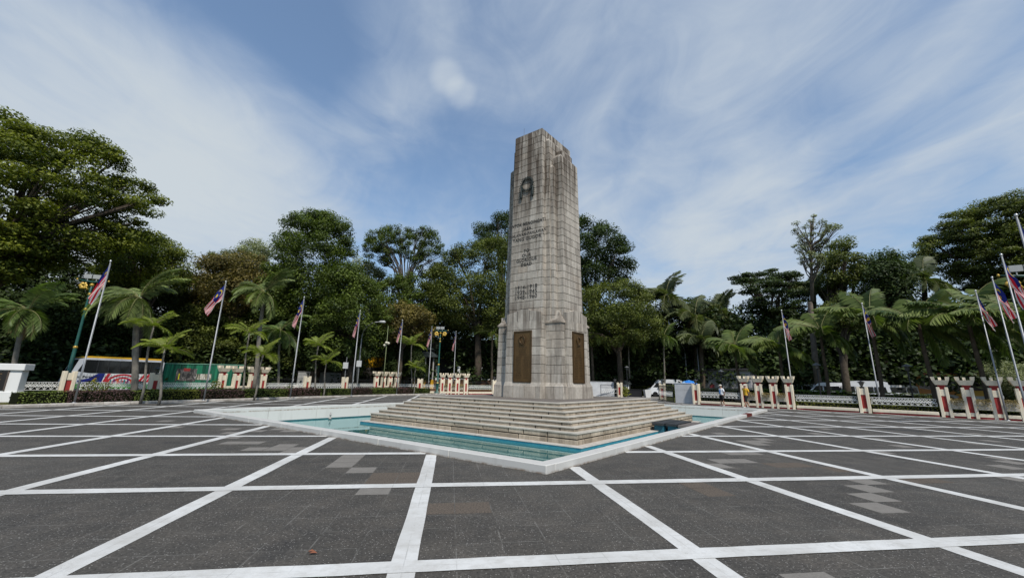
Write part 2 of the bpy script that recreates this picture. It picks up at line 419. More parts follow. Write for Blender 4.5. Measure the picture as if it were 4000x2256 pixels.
TB = [(1508, 1862), (1598, 1862), (1500, 1880), (1590, 1882), (1718, 1976), (1831, 1972), (2695, 1893), (2770, 1893), (2730, 1917), (3060, 1812), (3140, 1815), (3270, 1830), (3660, 1885), (3560, 1880)]
TS = GS/6
t = MT('pale paving tile'); t.set(.85, .2); n = t.noise(7, 5, .6); f2 = t.noise(60, 3, .6)
t.base(t.mix(1.0, t.mix(n, (.135, .125, .112), (.215, .20, .18)), t.ramp(f2, [(.3, .8), (.7, 1.1)]), 'MULTIPLY')); PALE = t.m
t = MT('brown paving tile'); t.set(.9, .2); f2 = t.noise(46, 4, .7)
t.base(t.mix(t.ramp(f2, [(.35, 0.0), (.65, 1.0)]), (.050, .043, .036), (.135, .108, .085))); t.bump(f2, .5, .01); BROWN = t.m
for name, lst, mat, z in (('pale_tile_patches', TP, PALE, .0025), ('brown_tile_patches', TB, BROWN, .002)):
    mb = MB(); seen = set()
    for px, py in lst:
        p = pix(px, py)-GO; i = math.floor(p.dot(GI)/TS); j = math.floor(p.dot(GJ)/TS)
        if (i, j) in seen: continue
        seen.add((i, j)); g = .012
        mb.poly([GO+GI*((i+u)*TS)+GJ*((j+v)*TS)+Vector((0, 0, z)) for u, v in ((g, g), (1-g, g), (1-g, 1-g), (g, 1-g))])
    mb.build(name, mat)['kind'] = 'structure'

# kerb along the left verge, and the verge itself
def offset(line, d):
    out = []
    for i, p in enumerate(line):
        a = Vector((*line[max(i-1, 0)], 0)); b = Vector((*line[min(i+1, len(line)-1)], 0)); t_ = (b-a).normalized()
        out.append((p[0]-t_.y*d, p[1]+t_.x*d))
    return out
def subdiv(line, step=.9):
    out = []
    for p, q in zip(line[:-1], line[1:]):
        n_ = max(1, int(math.hypot(q[0]-p[0], q[1]-p[1])/step))
        out += [(p[0]+(q[0]-p[0])*k/n_, p[1]+(q[1]-p[1])*k/n_) for k in range(n_)]
    return out+[line[-1]]
KL = subdiv(KERB, 1.0)
t = MT('kerb concrete'); t.set(.85, .25); n = t.noise(2.4, 5, .7); n2 = t.noise(14, 4, .6)
t.base(t.mix(t.ramp(n, [(.42, 0.0), (.62, 1.0)]), (.30, .27, .235), t.mix(n2, (.42, .38, .34), (.55, .52, .48)))); t.bump(n2, .35, .02); KERBM = t.m
mb = MB(); a, b = KL, offset(KL, .22)
H = .14
for i in range(len(KL)-1):
    g = .006
    p0, p1, q0, q1 = [Vector((*v, 0)) for v in (a[i], a[i+1], b[i], b[i+1])]
    d = (p1-p0)*g; p0 = p0+d; p1 = p1-d; q0 = q0+d; q1 = q1-d; ins = (q0-p0)*.12
    up = Vector((0, 0, H)); lo = Vector((0, 0, H-.03))
    mb.poly([p0, p1, p1+lo, p0+lo]); mb.poly([p0+lo, p1+lo, p1+ins+up, p0+ins+up]); mb.poly([p0+ins+up, p1+ins+up, q1+up, q0+up]); mb.poly([q1, q0, q0+up, q1+up]); mb.poly([p0, p0+lo, p0+ins+up, q0+up, q0]); mb.poly([p1, q1, q1+up, p1+ins+up, p1+lo])
o = mb.build('kerb', KERBM); o['kind'] = 'structure'
ver = offset(KL, .22)+list(reversed(offset(KL, 7.5)))
t = MT('verge grass'); t.set(.95, .1); n = t.noise(1.1, 5, .65); n2 = t.noise(30, 4, .7)
t.base(t.mix(t.ramp(n2, [(.3, 0.0), (.7, .6)]), t.mix(t.ramp(n, [(.4, 0.0), (.65, 1.0)]), (.088, .094, .030), (.15, .125, .065)), (.05, .055, .02))); t.bump(n2, .8, .04)
sheet('verge_lawn', ver, None, .11, t.m)
# driveway through the gate and the road beyond
plain('driveway concrete', (.23, .22, .205), .85, .2, var=.3, scale=.9, bump=.3)
sheet('driveway', [(12.6, 48.3), (15.6, 42.2), (16.2, 45.2), (24, 60), (30, 70), (16, 76), (13, 60)], None, .006, MATS['driveway concrete'])
plain('road asphalt', (.06, .06, .06), .85, .2, var=.25, scale=.6)
sheet('road', [(10, 64), (26, 56), (40, 45), (52, 32), (58, 38), (46, 52), (30, 66), (12, 76)], None, .012, MATS['road asphalt'])

# ------------------------------------------------------------------ pool
t = MT('pool wall white paint'); t.set(.55, .35)
st = t.noise(1.0, 5, .6, t.map((4, 4, .6))); n = t.noise(1.3, 5, .65); n2 = t.noise(26, 3, .6)
c = t.mix(t.math('MULTIPLY', t.ramp(st, [(.52, 0.0), (.75, .55)]), t.ramp(n, [(.4, .2), (.65, 1.0)])), (.47, .46, .435), (.31, .30, .275))
sz = t.new('ShaderNodeSeparateXYZ'); t.link(t.co(), sz.inputs[0])
low = t.math('MULTIPLY', t.ramp(t.math('ABSOLUTE', sz.outputs[2]), [(.0, 1.0), (.045, 0.0)]), t.ramp(t.noise(5, 4, .7), [(.35, 0.0), (.6, 1.0)]))
t.base(t.mix(low, c, (.17, .115, .075))); t.bump(n2, .12, .01); POOLW = t.m
BRICK = plain('exposed red brick', (.16, .030, .022), .85, .2, var=.55, scale=9, bump=.4)
pool = thing('reflecting_pool', 'large white walled reflecting pool with turquoise water around the stepped stone base', 'pool', mon(6, 6.5, 0))
og = pool.location
WH = .155
def wallseg(mb, a0, b0, a1, b1, m=0):
    """wall block in monument coordinates with a worn, slightly chamfered top"""
    mb.bevbox(a0, a1, b0, b1, -.9, WH+random.uniform(-.004, .004), .014, m, T=lambda x, y, z: mon(x, y, z))
mb = MB(); gp = .004
def run(x0, x1, y0, y1, axis, step, skip=None):
    s, e = (x0, x1) if axis == 0 else (y0, y1); k = s
    while k < e-.05:
        q = min(e, k+step*random.uniform(.9, 1.1)); 
        if e-q < .5: q = e
        if skip and k < skip[1] and q > skip[0]:
            if k < skip[0]-.1: q = skip[0]
            else:
                k = skip[1]; continue
        if axis == 0: wallseg(mb, k+gp, y0, q-gp, y1)
        else: wallseg(mb, x0, k+gp, x1, q-gp)
        k = q
BR0, BR1 = 12.35, 13.95
run(PX0, PX1, PY0, PY0+WT, 0, 2.6)
run(PX0, PX0+WT, PY0+WT, PY1-WT, 1, 2.6, (BR0, BR1))
run(PX0, PX1, PY1-WT, PY1, 0, 2.6)
run(PX1-WT, PX1, PY0+WT, PY1-WT, 1, 2.6)
wall = mb.build('pool_wall', POOLW, pool, origin=og); wall.location = (0, 0, 0)
mb = MB(); mb.box(PX0+.02, PX0+WT-.02, BR0, BR1, -.9, .06, T=lambda x, y, z: mon(x, y, z)); mb.box(PX0+.03, PX0+WT-.03, BR0+.01, BR1-.01, .062, .11, T=lambda x, y, z: mon(x, y, z))
for k in range(5): mb.box(PX0+.01, PX0+WT-.01, BR0+.03+k*.31, BR0+.30+k*.31, .112, .150-.012*(k % 2), T=lambda x, y, z: mon(x, y, z))
o = mb.build('exposed_brick_patch', BRICK, pool, origin=og); o.location = (0, 0, 0); o['label'] = 'stretch of wall broken down to dark red brick'
t = MT('basin turquoise paint'); t.set(.6, .3); n = t.noise(1.2, 5, .6)
t.base(t.mix(n, (.055, .27, .285), (.115, .38, .375))); BASIN = t.m
mb = MB(); mb.poly([mon(a, b, ZB) for a, b in ((PX0+.2, PY0+.2), (PX0+.2, PY1-.2), (PX1-.2, PY1-.2), (PX1-.2, PY0+.2))][::-1])
# dark joint lines on the basin floor
o = mb.build('basin_floor', BASIN, pool, origin=og); o.location = (0, 0, 0)
mb = MB()
for b in (-.2, 6.2): mb.poly([mon(a, b_, ZB+.004) for a, b_ in ((PX0+.3, b), (PX1-.3, b), (PX1-.3, b+.05), (PX0+.3, b+.05))][::-1])
for a in (4.5,): mb.poly([mon(a_, b_, ZB+.008) for a_, b_ in ((a, PY0+.3), (a+.05, PY0+.3), (a+.05, PY1-.3), (a, PY1-.3))][::-1])
o = mb.build('basin_joint', plain('dark joint', (.02, .06, .06)), pool, origin=og); o.location = (0, 0, 0)
mb = MB(); w_ = WT; th_ = .006
for a0, a1, b0, b1 in ((PX0+w_, PX1-w_, PY0+w_, PY0+w_+th_), (PX0+w_, PX1-w_, PY1-w_-th_, PY1-w_), (PX0+w_, PX0+w_+th_, PY0+w_+th_, PY1-w_-th_), (PX1-w_-th_, PX1-w_, PY0+w_+th_, PY1-w_-th_)): mb.box(a0, a1, b0, b1, -.79, ZW+.055, T=lambda x, y, z: mon(x, y, z))
o = mb.build('waterline_band', plain('waterline teal', (.012, .085, .105), .5, .35, var=.4, scale=3), pool, origin=og); o.location = (0, 0, 0)
# water
wm_ = bpy.data.materials.new('pool water'); wm_.use_nodes = True; tn = wm_.node_tree; tn.nodes.clear()
fr = tn.nodes.new('ShaderNodeFresnel'); fr.inputs[0].default_value = 1.40
gl = tn.nodes.new('ShaderNodeBsdfGlossy'); gl.inputs['Roughness'].default_value = .012; gl.inputs['Color'].default_value = (.66, .78, .79, 1)
tr = tn.nodes.new('ShaderNodeBsdfDiffuse'); tr.inputs[0].default_value = (.07, .235, .235, 1)
ms = tn.nodes.new('ShaderNodeMixShader'); ou = tn.nodes.new('ShaderNodeOutputMaterial')
nz = tn.nodes.new('ShaderNodeTexNoise'); nz.inputs['Scale'].default_value = 2.2; nz.inputs['Detail'].default_value = 3
bp = tn.nodes.new('ShaderNodeBump'); bp.inputs['Strength'].default_value = .022; bp.inputs['Distance'].default_value = .05
tcw = tn.nodes.new('ShaderNodeTexCoord'); tn.links.new(tcw.outputs['Object'], nz.inputs['Vector'])
tn.links.new(nz.outputs['Fac'], bp.inputs['Height']); tn.links.new(bp.outputs[0], gl.inputs['Normal']); tn.links.new(bp.outputs[0], fr.inputs['Normal'])
fm = tn.nodes.new('ShaderNodeMath'); fm.operation = 'MULTIPLY'; fm.inputs[1].default_value = .72; tn.links.new(fr.outputs[0], fm.inputs[0]); tn.links.new(fm.outputs[0], ms.inputs[0]); tn.links.new(tr.outputs[0], ms.inputs[1]); tn.links.new(gl.outputs[0], ms.inputs[2]); tn.links.new(ms.outputs[0], ou.inputs[0])
mb = MB(); mb.poly([mon(a, b, ZW) for a, b in ((PX0+.25, PY0+.25), (PX0+.25, PY1-.25), (PX1-.25, PY1-.25), (PX1-.25, PY0+.25))][::-1])
mb.build('pool_water', wm_)['kind'] = 'structure'

# ------------------------------------------------------------------ stone
def stonemat(name, c1, c2, stain=(.075, .058, .042), amt=.75, warm=(.40, .33, .26), sc_=1.0, tall=False):
    t = MT(name); t.set(.85, .25); v = t.attr()
    base = t.ramp(v, [(0.0, tuple(x*.74 for x in c1)), (.35, c1), (.72, c2), (.9, warm), (1.0, tuple(x*.8 for x in warm))])
    gr = t.noise(60*sc_, 3, .7); md = t.noise(6*sc_, 5, .65)
    base = t.mix(1.0, base, t.ramp(gr, [(.25, .80), (.75, 1.14)]), 'MULTIPLY')
    base = t.mix(1.0, base, t.ramp(md, [(.3, .84), (.7, 1.08)]), 'MULTIPLY')
    st = t.noise(1.0, 6, .68, t.map((2.6, 2.6, .16)), .5); st2 = t.noise(1.0, 5, .65, t.map((7, 7, .5)), .3); big = t.noise(.42, 4, .6)
    zz = t.new('ShaderNodeSeparateXYZ'); t.link(t.co(), zz.inputs[0])
    topz = t.ramp(t.math('DIVIDE', zz.outputs[2], 16.0), [(.0, .12), (.18, .06), (.235, .45), (.275, .45), (.32, .02), (.55, .12), (.78, .55), (.95, 1.0)]) if tall else 0.0
    gate = t.math('ADD', t.ramp(big, [(.36, .12), (.60, amt)]), topz)
    f = t.math('MULTIPLY', t.ramp(st, [(.42, 0.0), (.58, 1.0)]), gate, True)
    f2 = t.math('MULTIPLY', t.ramp(st2, [(.50, 0.0), (.64, .9)]), gate, True)
    base = t.mix(t.math('MULTIPLY', f, .95), base, stain); base = t.mix(t.math('MULTIPLY', f2, .38), base, tuple(x*.5 for x in stain))
    blk = t.math('MULTIPLY', t.ramp(t.noise(2.1, 6, .7), [(.52, 0.0), (.72, .7)]), t.ramp(t.noise(12, 4, .7), [(.4, 0.0), (.62, 1.0)]))
    t.base(t.mix(blk, base, (.10, .092, .08))); t.bump(t.math('ADD', gr, md), .45, .015)
    return t.m
STONE = stonemat('weathered granite', (.39, .35, .30), (.485, .44, .38), stain=(.082, .062, .046), warm=(.42, .36, .295), amt=.5, tall=True)
STEPS = stonemat('step granite', (.365, .30, .225), (.46, .385, .295), stain=(.13, .105, .075), warm=(.39, .31, .21), amt=.6)
MORT = plain('dark mortar', (.038, .034, .03), .95, .1, var=.4, scale=5)
mrg = np.random.default_rng(21)
def masonry(mb, P, nor, courses, lens, gap=.017, depth=.022, widths=None, ends=(True, True)):
    """blocks on a wall panel. P = bottom-left, bottom-right, top-right, top-left; courses = v fractions"""
    P = [Vector(p) for p in P]
    def at(u, v): return P[0].lerp(P[1], u).lerp(P[3].lerp(P[2], u), v)
    W = (P[1]-P[0]).length; H = (P[3]-P[0]).length; nb = Vector(nor)*depth
    for k in range(len(courses)-1):
        v0, v1 = courses[k], courses[k+1]
        us = [0.0]
        while us[-1] < 1-1e-6:
            s_ = mrg.uniform(*lens)/W
            if len(us) == 1 and k % 2: s_ *= .55
            u = us[-1]+s_
            if 1-u < lens[0]*.55/W: u = 1.0
            us.append(u)
        for u0, u1 in zip(us[:-1], us[1:]):
            gu, gv = gap/W, gap/H
            a0 = u0+(gu if u0 > 0 else 0); a1 = u1-(gu if u1 < 1 else 0); c0_ = v0+gv*(1 if k else 0); c1_ = v1-gv*(1 if k < len(courses)-2 else 0)
            f = [at(a0, c0_), at(a1, c0_), at(a1, c1_), at(a0, c1_)]
            bu, bv = gap*.6/W, gap*.6/H
            b = [at(max(u0, a0-bu), c0_-bv), at(min(u1, a1+bu), c0_-bv), at(min(u1, a1+bu), c1_+bv), at(max(u0, a0-bu), c1_+bv)]
            b = [p-nb for p in b]
            a_ = float(np.clip(mrg.normal(.44, .2), 0, 1))
            mb.faces(f+b, [(0, 1, 2, 3), (0, 4, 5, 1), (1, 5, 6, 2), (2, 6, 7, 3), (3, 7, 4, 0)], 0, a_)
n1v = Vector((E1.y, -E1.x, 0)); n1v = n1v if n1v.dot(E2) < 0 else -n1v      # outward normal of the faces that run along E1 (front-left)
n2v = Vector((E2.y, -E2.x, 0)); n2v = n2v if n2v.dot(E1) < 0 else -n2v      # outward normal of the faces that run along E2 (front-right)
def stone_box(mb, T, a0, b0, z0, a1, b1, z1, course=.42, lens=(.45, .95), top=True, wash=0.0, washin=.12):
    """masonry block a0 x b0 (half sizes) at z0 to a1 x b1 at z1 around T's centre, dark joints behind"""
    nC = max(1, round((z1-z0)/course)); cs = [i/nC for i in range(nC+1)]
    c = lambda i, j, t_: T(i*(a0 if t_ == 0 else a1), j*(b0 if t_ == 0 else b1), z0 if t_ == 0 else z1)
    for (i0, j0), (i1, j1), nn in (((1, -1), (-1, -1), n1v), ((-1, -1), (-1, 1), n2v), ((-1, 1), (1, 1), -n1v), ((1, 1), (1, -1), -n2v)):
        masonry(mb, [c(i0, j0, 0), c(i1, j1, 0), c(i1, j1, 1), c(i0, j0, 1)], nn, cs, lens)
    d = .021
    mb.frust(a0-d, b0-d, z0, a1-d, b1-d, z1-.001, 1, T=T)
    if wash: mb.frust(a1, b1, z1, a1-washin, b1-washin, z1+wash, 0, .55, T=T)
    elif top: mb.poly([T(-a1, -b1, z1), T(a1, -b1, z1), T(a1, b1, z1), T(-a1, b1, z1)], 0, .4)

# ---- stepped base
base = thing('stepped_base', 'granite stepped base of seven worn courses rising from the pool', 'steps', mon(6, 6.6, -.9))
ob = base.location
def loc(o): o.location = (0, 0, 0); return o
mb = MB(); lg = .33
T0 = lambda x, y, z: mon(x, y, z)
mb.box(-lg, 11.6+lg, -lg, 13.16+lg, -.9, -.475, 0, T=T0)
mb.box(-lg-.02, 11.6+lg+.02, -lg-.02, 13.16+lg+.02, -.474, -.447, 1, T=T0)
t = MT('teal ledge paint'); t.set(.5, .35); n = t.noise(3, 5, .6); t.base(t.mix(t.ramp(n, [(.4, 0.0), (.7, .8)]), (.015, .145, .205), (.04, .21, .25))); TEAL = t.m
loc(mb.build('ledge', [TEAL, plain('cream ledge', (.50, .46, .41), .8, .2, var=.35, scale=4)], base, origin=ob))
TREAD = plain('lit tread stone', (.46, .425, .365), .8, .25, var=.3, scale=2.2, bump=.2)  # paler than the risers: brightness of the high sun put into the colour
ZS = [-.447, -.06]+[-.06+.145*k for k in range(1, 7)]
def ring(k): return (.30*k, 11.6-.235*k, .30*k, 13.16-.265*k)
for k in range(7):
    x0, x1, y0, y1 = ring(k); z0, z1 = ZS[k], ZS[k+1]; mb = MB()
    Tc = lambda x, y, z, x0=x0, x1=x1, y0=y0, y1=y1: mon((x0+x1)/2+x, (y0+y1)/2+y, z)
    ha, hb = (x1-x0)/2, (y1-y0)/2
    nC = [0, .48, 1] if k == 0 else [0, 1]
    LIP = .038; c = lambda i, j, t_: Tc(i*ha, j*hb, z0 if t_ == 0 else z1-LIP)
    lens = (.6, 2.3) if k else (.7, 2.0)
    for (i0, j0), (i1, j1), nn in (((1, -1), (-1, -1), n1v), ((-1, -1), (-1, 1), n2v), ((-1, 1), (1, 1), -n1v), ((1, 1), (1, -1), -n2v)):
        ln = lens if (nn is n1v or k % 2) else (.35, 1.2)
        masonry(mb, [c(i0, j0, 0), c(i1, j1, 0), c(i1, j1, 1), c(i0, j0, 1)], nn, nC, ln, gap=.034, depth=.035)
    d = .033; mb.box(-ha+d, ha-d, -hb+d, hb-d, z0-.02, z1-LIP-.004, 1, T=Tc)
    # treads: four border slabs with a small projecting nosing (the paving fills the top one)
    if k < 6: X0, X1, Y0, Y1 = ring(k+1); s = .05; X0 += s; X1 -= s; Y0 += s; Y1 -= s
    else: s = .34; X0, X1, Y0, Y1 = x0+s, x1-s, y0+s, y1-s
    e_ = .028; xa, xb, ya, yb = x0-e_, x1+e_, y0-e_, y1+e_
    for q in (((xa, ya), (xb, ya), (X1, Y0), (X0, Y0)), ((xb, ya), (xb, yb), (X1, Y1), (X1, Y0)), ((xb, yb), (xa, yb), (X0, Y1), (X1, Y1)), ((xa, yb), (xa, ya), (X0, Y0), (X0, Y1))):
        P = [mon(a, b, z1) for a, b in q]; D_ = Vector((0, 0, -LIP+.002)); P2 = [p+D_ for p in P]
        mb.faces(P+P2, [(0, 1, 2, 3), (1, 0, 4, 5), (7, 6, 5, 4), (2, 1, 5, 6), (3, 2, 6, 7), (0, 3, 7, 4)], 2, .62)
    o = loc(mb.build('step', [STEPS, MORT, TREAD], base, origin=ob))
x0, x1, y0, y1 = ring(6); ZP = ZS[7]; s = .345
mb = MB(); mb.poly([mon(a, b, ZP-.004) for a, b in ((x0+s-.01, y0+s-.01), (x1-s+.01, y0+s-.01), (x1-s+.01, y1-s+.01), (x0+s-.01, y1-s+.01))])
loc(mb.build('platform_paving', plain('platform paving', (.155, .135, .118), .85, .2, var=.3, scale=1.2, bump=.2), base, origin=ob))

# ---- cenotaph
MC = (5.9, 6.7); ZP0 = ZP
ceno = thing('war_memorial', 'tall weathered granite war memorial pillar with carved inscription, wreath and bronze plaques', 'monument', mon(MC[0], MC[1], ZP0))
oc = ceno.location
TT = lambda x, y, z: mon(MC[0]+x, MC[1]+y, ZP0+z)
# plinth: corner block, panels on each face, base course
mb = MB()
stone_box(mb, TT, 2.22, 1.56, .0, 2.18, 1.53, .60, .60, (.45, .8))
mb.frust(2.19, 1.54, .60, 2.10, 1.45, .80, 0, .6, T=TT)
stone_box(mb, TT, 2.10, 1.45, .80, 2.05, 1.42, 3.90, .44, (.5, .9), top=False)
mb.frust(2.11, 1.47, 3.90, 2.11, 1.47, 4.0, 0, .9, T=TT); mb.frust(2.09, 1.45, 4.0, 1.86, 1.24, 4.28, 0, .25, T=TT); mb.frust(1.86, 1.24, 4.28, 1.72, 1.12, 4.62, 0, .3, T=TT)
for (a, b, nm) in ((1.13, 1.90, 'L'), (2.20, 1.10, 'R')):
    if nm == 'L':
        stone_box(mb, TT, a+.03, b+.10, .0, a+.03, b+.08, .60, .60, (.4, .75)); mb.frust(a+.02, b+.07, .60, a, b+.02, .80, 0, .6, T=TT)
    else:
        stone_box(mb, TT, a+.10, b+.03, .0, a+.08, b+.03, .60, .60, (.4, .75)); mb.frust(a+.07, b+.02, .60, a+.02, b, .80, 0, .6, T=TT)
    ka = (a, b)
    stone_box(mb, TT, ka[0], ka[1], .80, ka[0]-.02, ka[1]-.03, 4.03, .46, (.42, .8), top=False)
    # gabled head of the panel: five-sided front, sloping off to the sides
    pts = [(-1, 0), (1, 0), (1, .44), (.38, .58), (.28, .66), (-.28, .66), (-.38, .58), (-1, .44)]
    for sgn in (1, -1):
        if nm == 'L':
            F = [TT(u*(a-.02), -sgn*(b-.03), 4.03+z) for u, z in pts]; Bk = [TT(u*(a-.10), -sgn*(b-.35), 4.03+z+.03) for u, z in pts]
        else:
            F = [TT(-sgn*(a-.02), u*(b-.03), 4.03+z) for u, z in pts]; Bk = [TT(-sgn*(a-.30), u*(b-.10), 4.03+z+.03) for u, z in pts]
        if (F[1]-F[0]).cross(F[2]-F[1]).dot(F[0]-TT(0, 0, 4.03)) < 0: order = list(range(7, -1, -1))
        else: order = list(range(8))
        mb.faces(F+Bk, [tuple(order)]+[(i, (i+1) % 8, 8+(i+1) % 8, 8+i) for i in range(8)], 0, .42)
        # the carved joints of the head
        for u in (-.34, .34):
            for z0_, z1_ in ((.0, .58),):
                if nm == 'L': mb.box(u*a-.012, u*a+.012, (-sgn*(b-.028))-.004, (-sgn*(b-.028))+.004, 4.03+z0_, 4.03+z1_, 1, T=TT)
                else: mb.box((-sgn*(a-.018))-.004, (-sgn*(a-.018))+.004, u*b-.012, u*b+.012, 4.03+z0_, 4.03+z1_, 1, T=TT)
loc(mb.build('plinth', [STONE, MORT], ceno, origin=oc))
# shaft: three nested masses with stepped shoulders
mb = MB()
A0, A1, BB0, BB1 = 1.125, .985, 1.70, 1.575
SH = 15.76
stone_box(mb, TT, A0, BB0, 3.9, A1, BB1, SH, .425, (.55, 1.05))
mb.box(-A1+.03, A1-.03, -BB1+.03, BB1-.03, SH, SH+.05, 0, .2, T=TT)
def lerp_ab(a, b, z, da=-.14, db=-.13): f = (z-4.4)/11.36; return a+da*f, b+db*f
for (a, b, zt) in ((1.40, 1.42, 15.0), (1.60, 1.33, 13.2), (1.97, 1.02, 13.95)):
    a1, b1 = lerp_ab(a, b, zt); stone_box(mb, TT, a, b, 3.9, a1, b1, zt, .425, (.42, .85), wash=.22, washin=.14)
# small offset blocks that step the outer ends
for (a, b, z0_, zt) in ((1.985, .72, 13.95, 14.5),):
    a1, b1 = lerp_ab(1.80, .70, zt); stone_box(mb, TT, a1+.03, b1, z0_-.3, a1, b1, zt, .425, (.4, .8), wash=.18, washin=.2)
loc(mb.build('shaft', [STONE, MORT], ceno, origin=oc))
# inscription, carved dark: face towards the front-left at -e2
DARKL = plain('dark lettering', (.05, .046, .042), .8, .2, var=.4, scale=20)
def face_b(z): return BB0+(BB1-BB0)*(z-3.9)/(SH-3.9)
def letters(txt, z, size, name='inscription_line', sx_=1.0):
    cu = bpy.data.curves.new('text', 'FONT'); cu.body = txt; cu.size = size; cu.align_x = 'CENTER'; cu.extrude = .006; cu.space_character = 1.12; cu.offset = .005
    tmp = bpy.data.objects.new('text', cu); COL.objects.link(tmp); dg = bpy.context.evaluated_depsgraph_get()
    me = bpy.data.meshes.new_from_object(tmp.evaluated_get(dg)); bpy.data.objects.remove(tmp); bpy.data.curves.remove(cu)
    me.name = name; me.materials.clear(); me.materials.append(DARKL)
    zb = face_b(z)+.001
    for v in me.vertices:
        x, y, d = v.co; p = TT(-x*sx_, -(face_b(z+y)+.003), z+y)-oc+n1v*(d+.002); v.co = p
    o = bpy.data.objects.new(name, me); COL.objects.link(o); o.parent = ceno; return o
for txt, z, s_, sx_ in (('UNTOK MENGINGATI', 9.72, .29, .80), ('JASA', 9.41, .27, 1), ('PAHLAWAN-PAHLAWAN', 9.10, .27, .78), ('YANG GUGOR', 8.80, .27, 1.0),
                        ('TO', 8.06, .26, 1), ('OUR', 7.79, .26, 1.05), ('GLORIOUS', 7.51, .26, 1.0), ('DEAD', 7.24, .26, 1.0),
                        ('1914-1918', 5.88, .33, .95), ('1939-1945', 5.60, .33, .95), ('1948-1960', 5.32, .33, .95)):
    letters(txt, z, s_, sx_=sx_)
# wreath with two hanging garlands
BRZG = plain('green bronze', (.040, .052, .048), .6, .4, .3, var=.5, scale=14)
wr = MB(); zc_ = 12.32
def fb(x, z, out): return TT(x, -(face_b(z)), z)+n1v*out
ringp = [fb(.38*math.sin(t_), zc_+.41*math.cos(t_), .06) for t_ in np.linspace(0, 2*math.pi, 25)]
wr.tube(ringp, .042, 8)
for k in range(46):
    t_ = 2*math.pi*k/46; rr = .39+(.03 if k % 2 else -.025)
    p = fb(rr*math.sin(t_), zc_+rr*1.03*math.cos(t_), .11); q = fb((rr+(.07 if k % 2 else -.03))*math.sin(t_+.14), zc_+(rr+(.07 if k % 2 else -.03))*math.cos(t_+.14), .08)
    wr.tube([p, p.lerp(q, .5)+n1v*.02, q], [.01, .022, .005], 5)
for sx_ in (-1, 1):
    pts = [fb(sx_*.36, zc_-.05, .06), fb(sx_*.40, zc_-.35, .07), fb(sx_*.40, zc_-.75, .08), fb(sx_*.40, zc_-.95, .07)]
    wr.tube(pts, [.035, .055, .075, .02], 8)
    for k in range(12):
        z = zc_-.1-k*.065; p = fb(sx_*.43+(.05 if k % 2 else -.05), z, .13); q = fb(sx_*.43+(.13 if k % 2 else -.13), z-.07, .08); wr.tube([p, q], [.03, .006], 5)
for k in range(-2, 3): p = fb(.07*k, zc_+.38, .10); wr.tube([p, fb(.08*k, zc_+.27-.02*(2-abs(k)), .08)], [.022, .006], 5)
loc(wr.build('wreath', BRZG, ceno, True, origin=oc))
# bronze plaques with frame, small wreath and rows of cast lettering too fine to read
t = MT('cast bronze'); t.set(.5, .5, .55); n = t.noise(2.2, 5, .6); n2 = t.noise(26, 4, .7)
t.base(t.mix(1.0, t.mix(n, (.075, .040, .016), (.17, .098, .034)), t.ramp(n2, [(.3, .6), (.7, 1.2)]), 'MULTIPLY')); t.bump(n2, .3, .01); BRZ = t.m
BRZF = plain('bronze frame', (.105, .062, .026), .45, .5, .6, var=.4, scale=6)
def plaque(T, w_, z0, z1, nn):
    """T(u, z, out) puts a point on the panel"""
    o = MB()
    def bx(u0, u1, za, zb, d0, d1, m_=0):
        p = [T(u, z, d) for d in (d0, d1) for (u, z) in ((u0, za), (u1, za), (u1, zb), (u0, zb))]
        o.faces(p, [(3, 2, 1, 0), (4, 5, 6, 7), (0, 1, 5, 4), (1, 2, 6, 5), (2, 3, 7, 6), (3, 0, 4, 7)], m_)
    bx(-w_, w_, z0, z1, 0, .04); pl = o.build('plaque', BRZ, ceno, origin=oc); loc(pl)
    o = MB(); f = .055
    bx(-w_-f, -w_, z0-f, z1+f, 0, .075); bx(w_, w_+f, z0-f, z1+f, 0, .075); bx(-w_, w_, z1, z1+f, 0, .075); bx(-w_, w_, z0-f, z0, 0, .075)
    loc(o.build('plaque_frame', BRZF, pl, origin=oc)); o = MB()
    cz = z1-.42
    o.tube([T(.17*math.sin(t_), cz+.20*math.cos(t_), .07) for t_ in np.linspace(.2, 2*math.pi-.2, 22)], .032, 6)
    for k in range(20): t_ = .3+k*.29; o.tube([T(.18*math.sin(t_), cz+.21*math.cos(t_), .08), T(.235*math.sin(t_+.12), cz+.26*math.cos(t_+.12), .07)], [.022, .006], 5)
    for sg in (-1, 1): o.tube([T(0, cz-.22, .08), T(sg*.12, cz-.27, .08), T(sg*.22, cz-.235, .07)], [.03, .022, .006], 5)
    loc(o.build('plaque_wreath', BRZF, pl, True, origin=oc)); o = MB(); z = cz-.42
    while z > z0+.12:
        ncol = 1 if z > cz-.9 else 2
        for cidx in range(ncol):
            mid = 0 if ncol == 1 else (-.25 if cidx == 0 else .25)*w_*1.9; hw = w_*(.55 if ncol == 1 else .36)*random.uniform(.65, 1); u = mid-hw
            while u < mid+hw: l_ = random.uniform(.02, .05); bx(u, u+l_, z, z+.035, .04, .049); u += l_+random.uniform(.012, .03)
        z -= .085
    loc(o.build('cast_lettering', BRZF, pl, origin=oc))
plaque(lambda u, z, d: TT(-u, -1.885+.0, z)+n1v*d, .52, .84, 3.44, n1v)
plaque(lambda u, z, d: TT(-2.19, u, z)+n2v*d, .52, .84, 3.44, n2v)
# lightning rods
for x, y in ((.55, -1.3), (-.7, 1.2)):
    mb = MB(); p = TT(x, y, SH); mb.tube([p, p+Vector((0, 0, .75))], .012, 6); loc(mb.build('lightning_rod', plain('steel rod', (.25, .25, .26), .4, .5, .8), ceno, origin=oc))
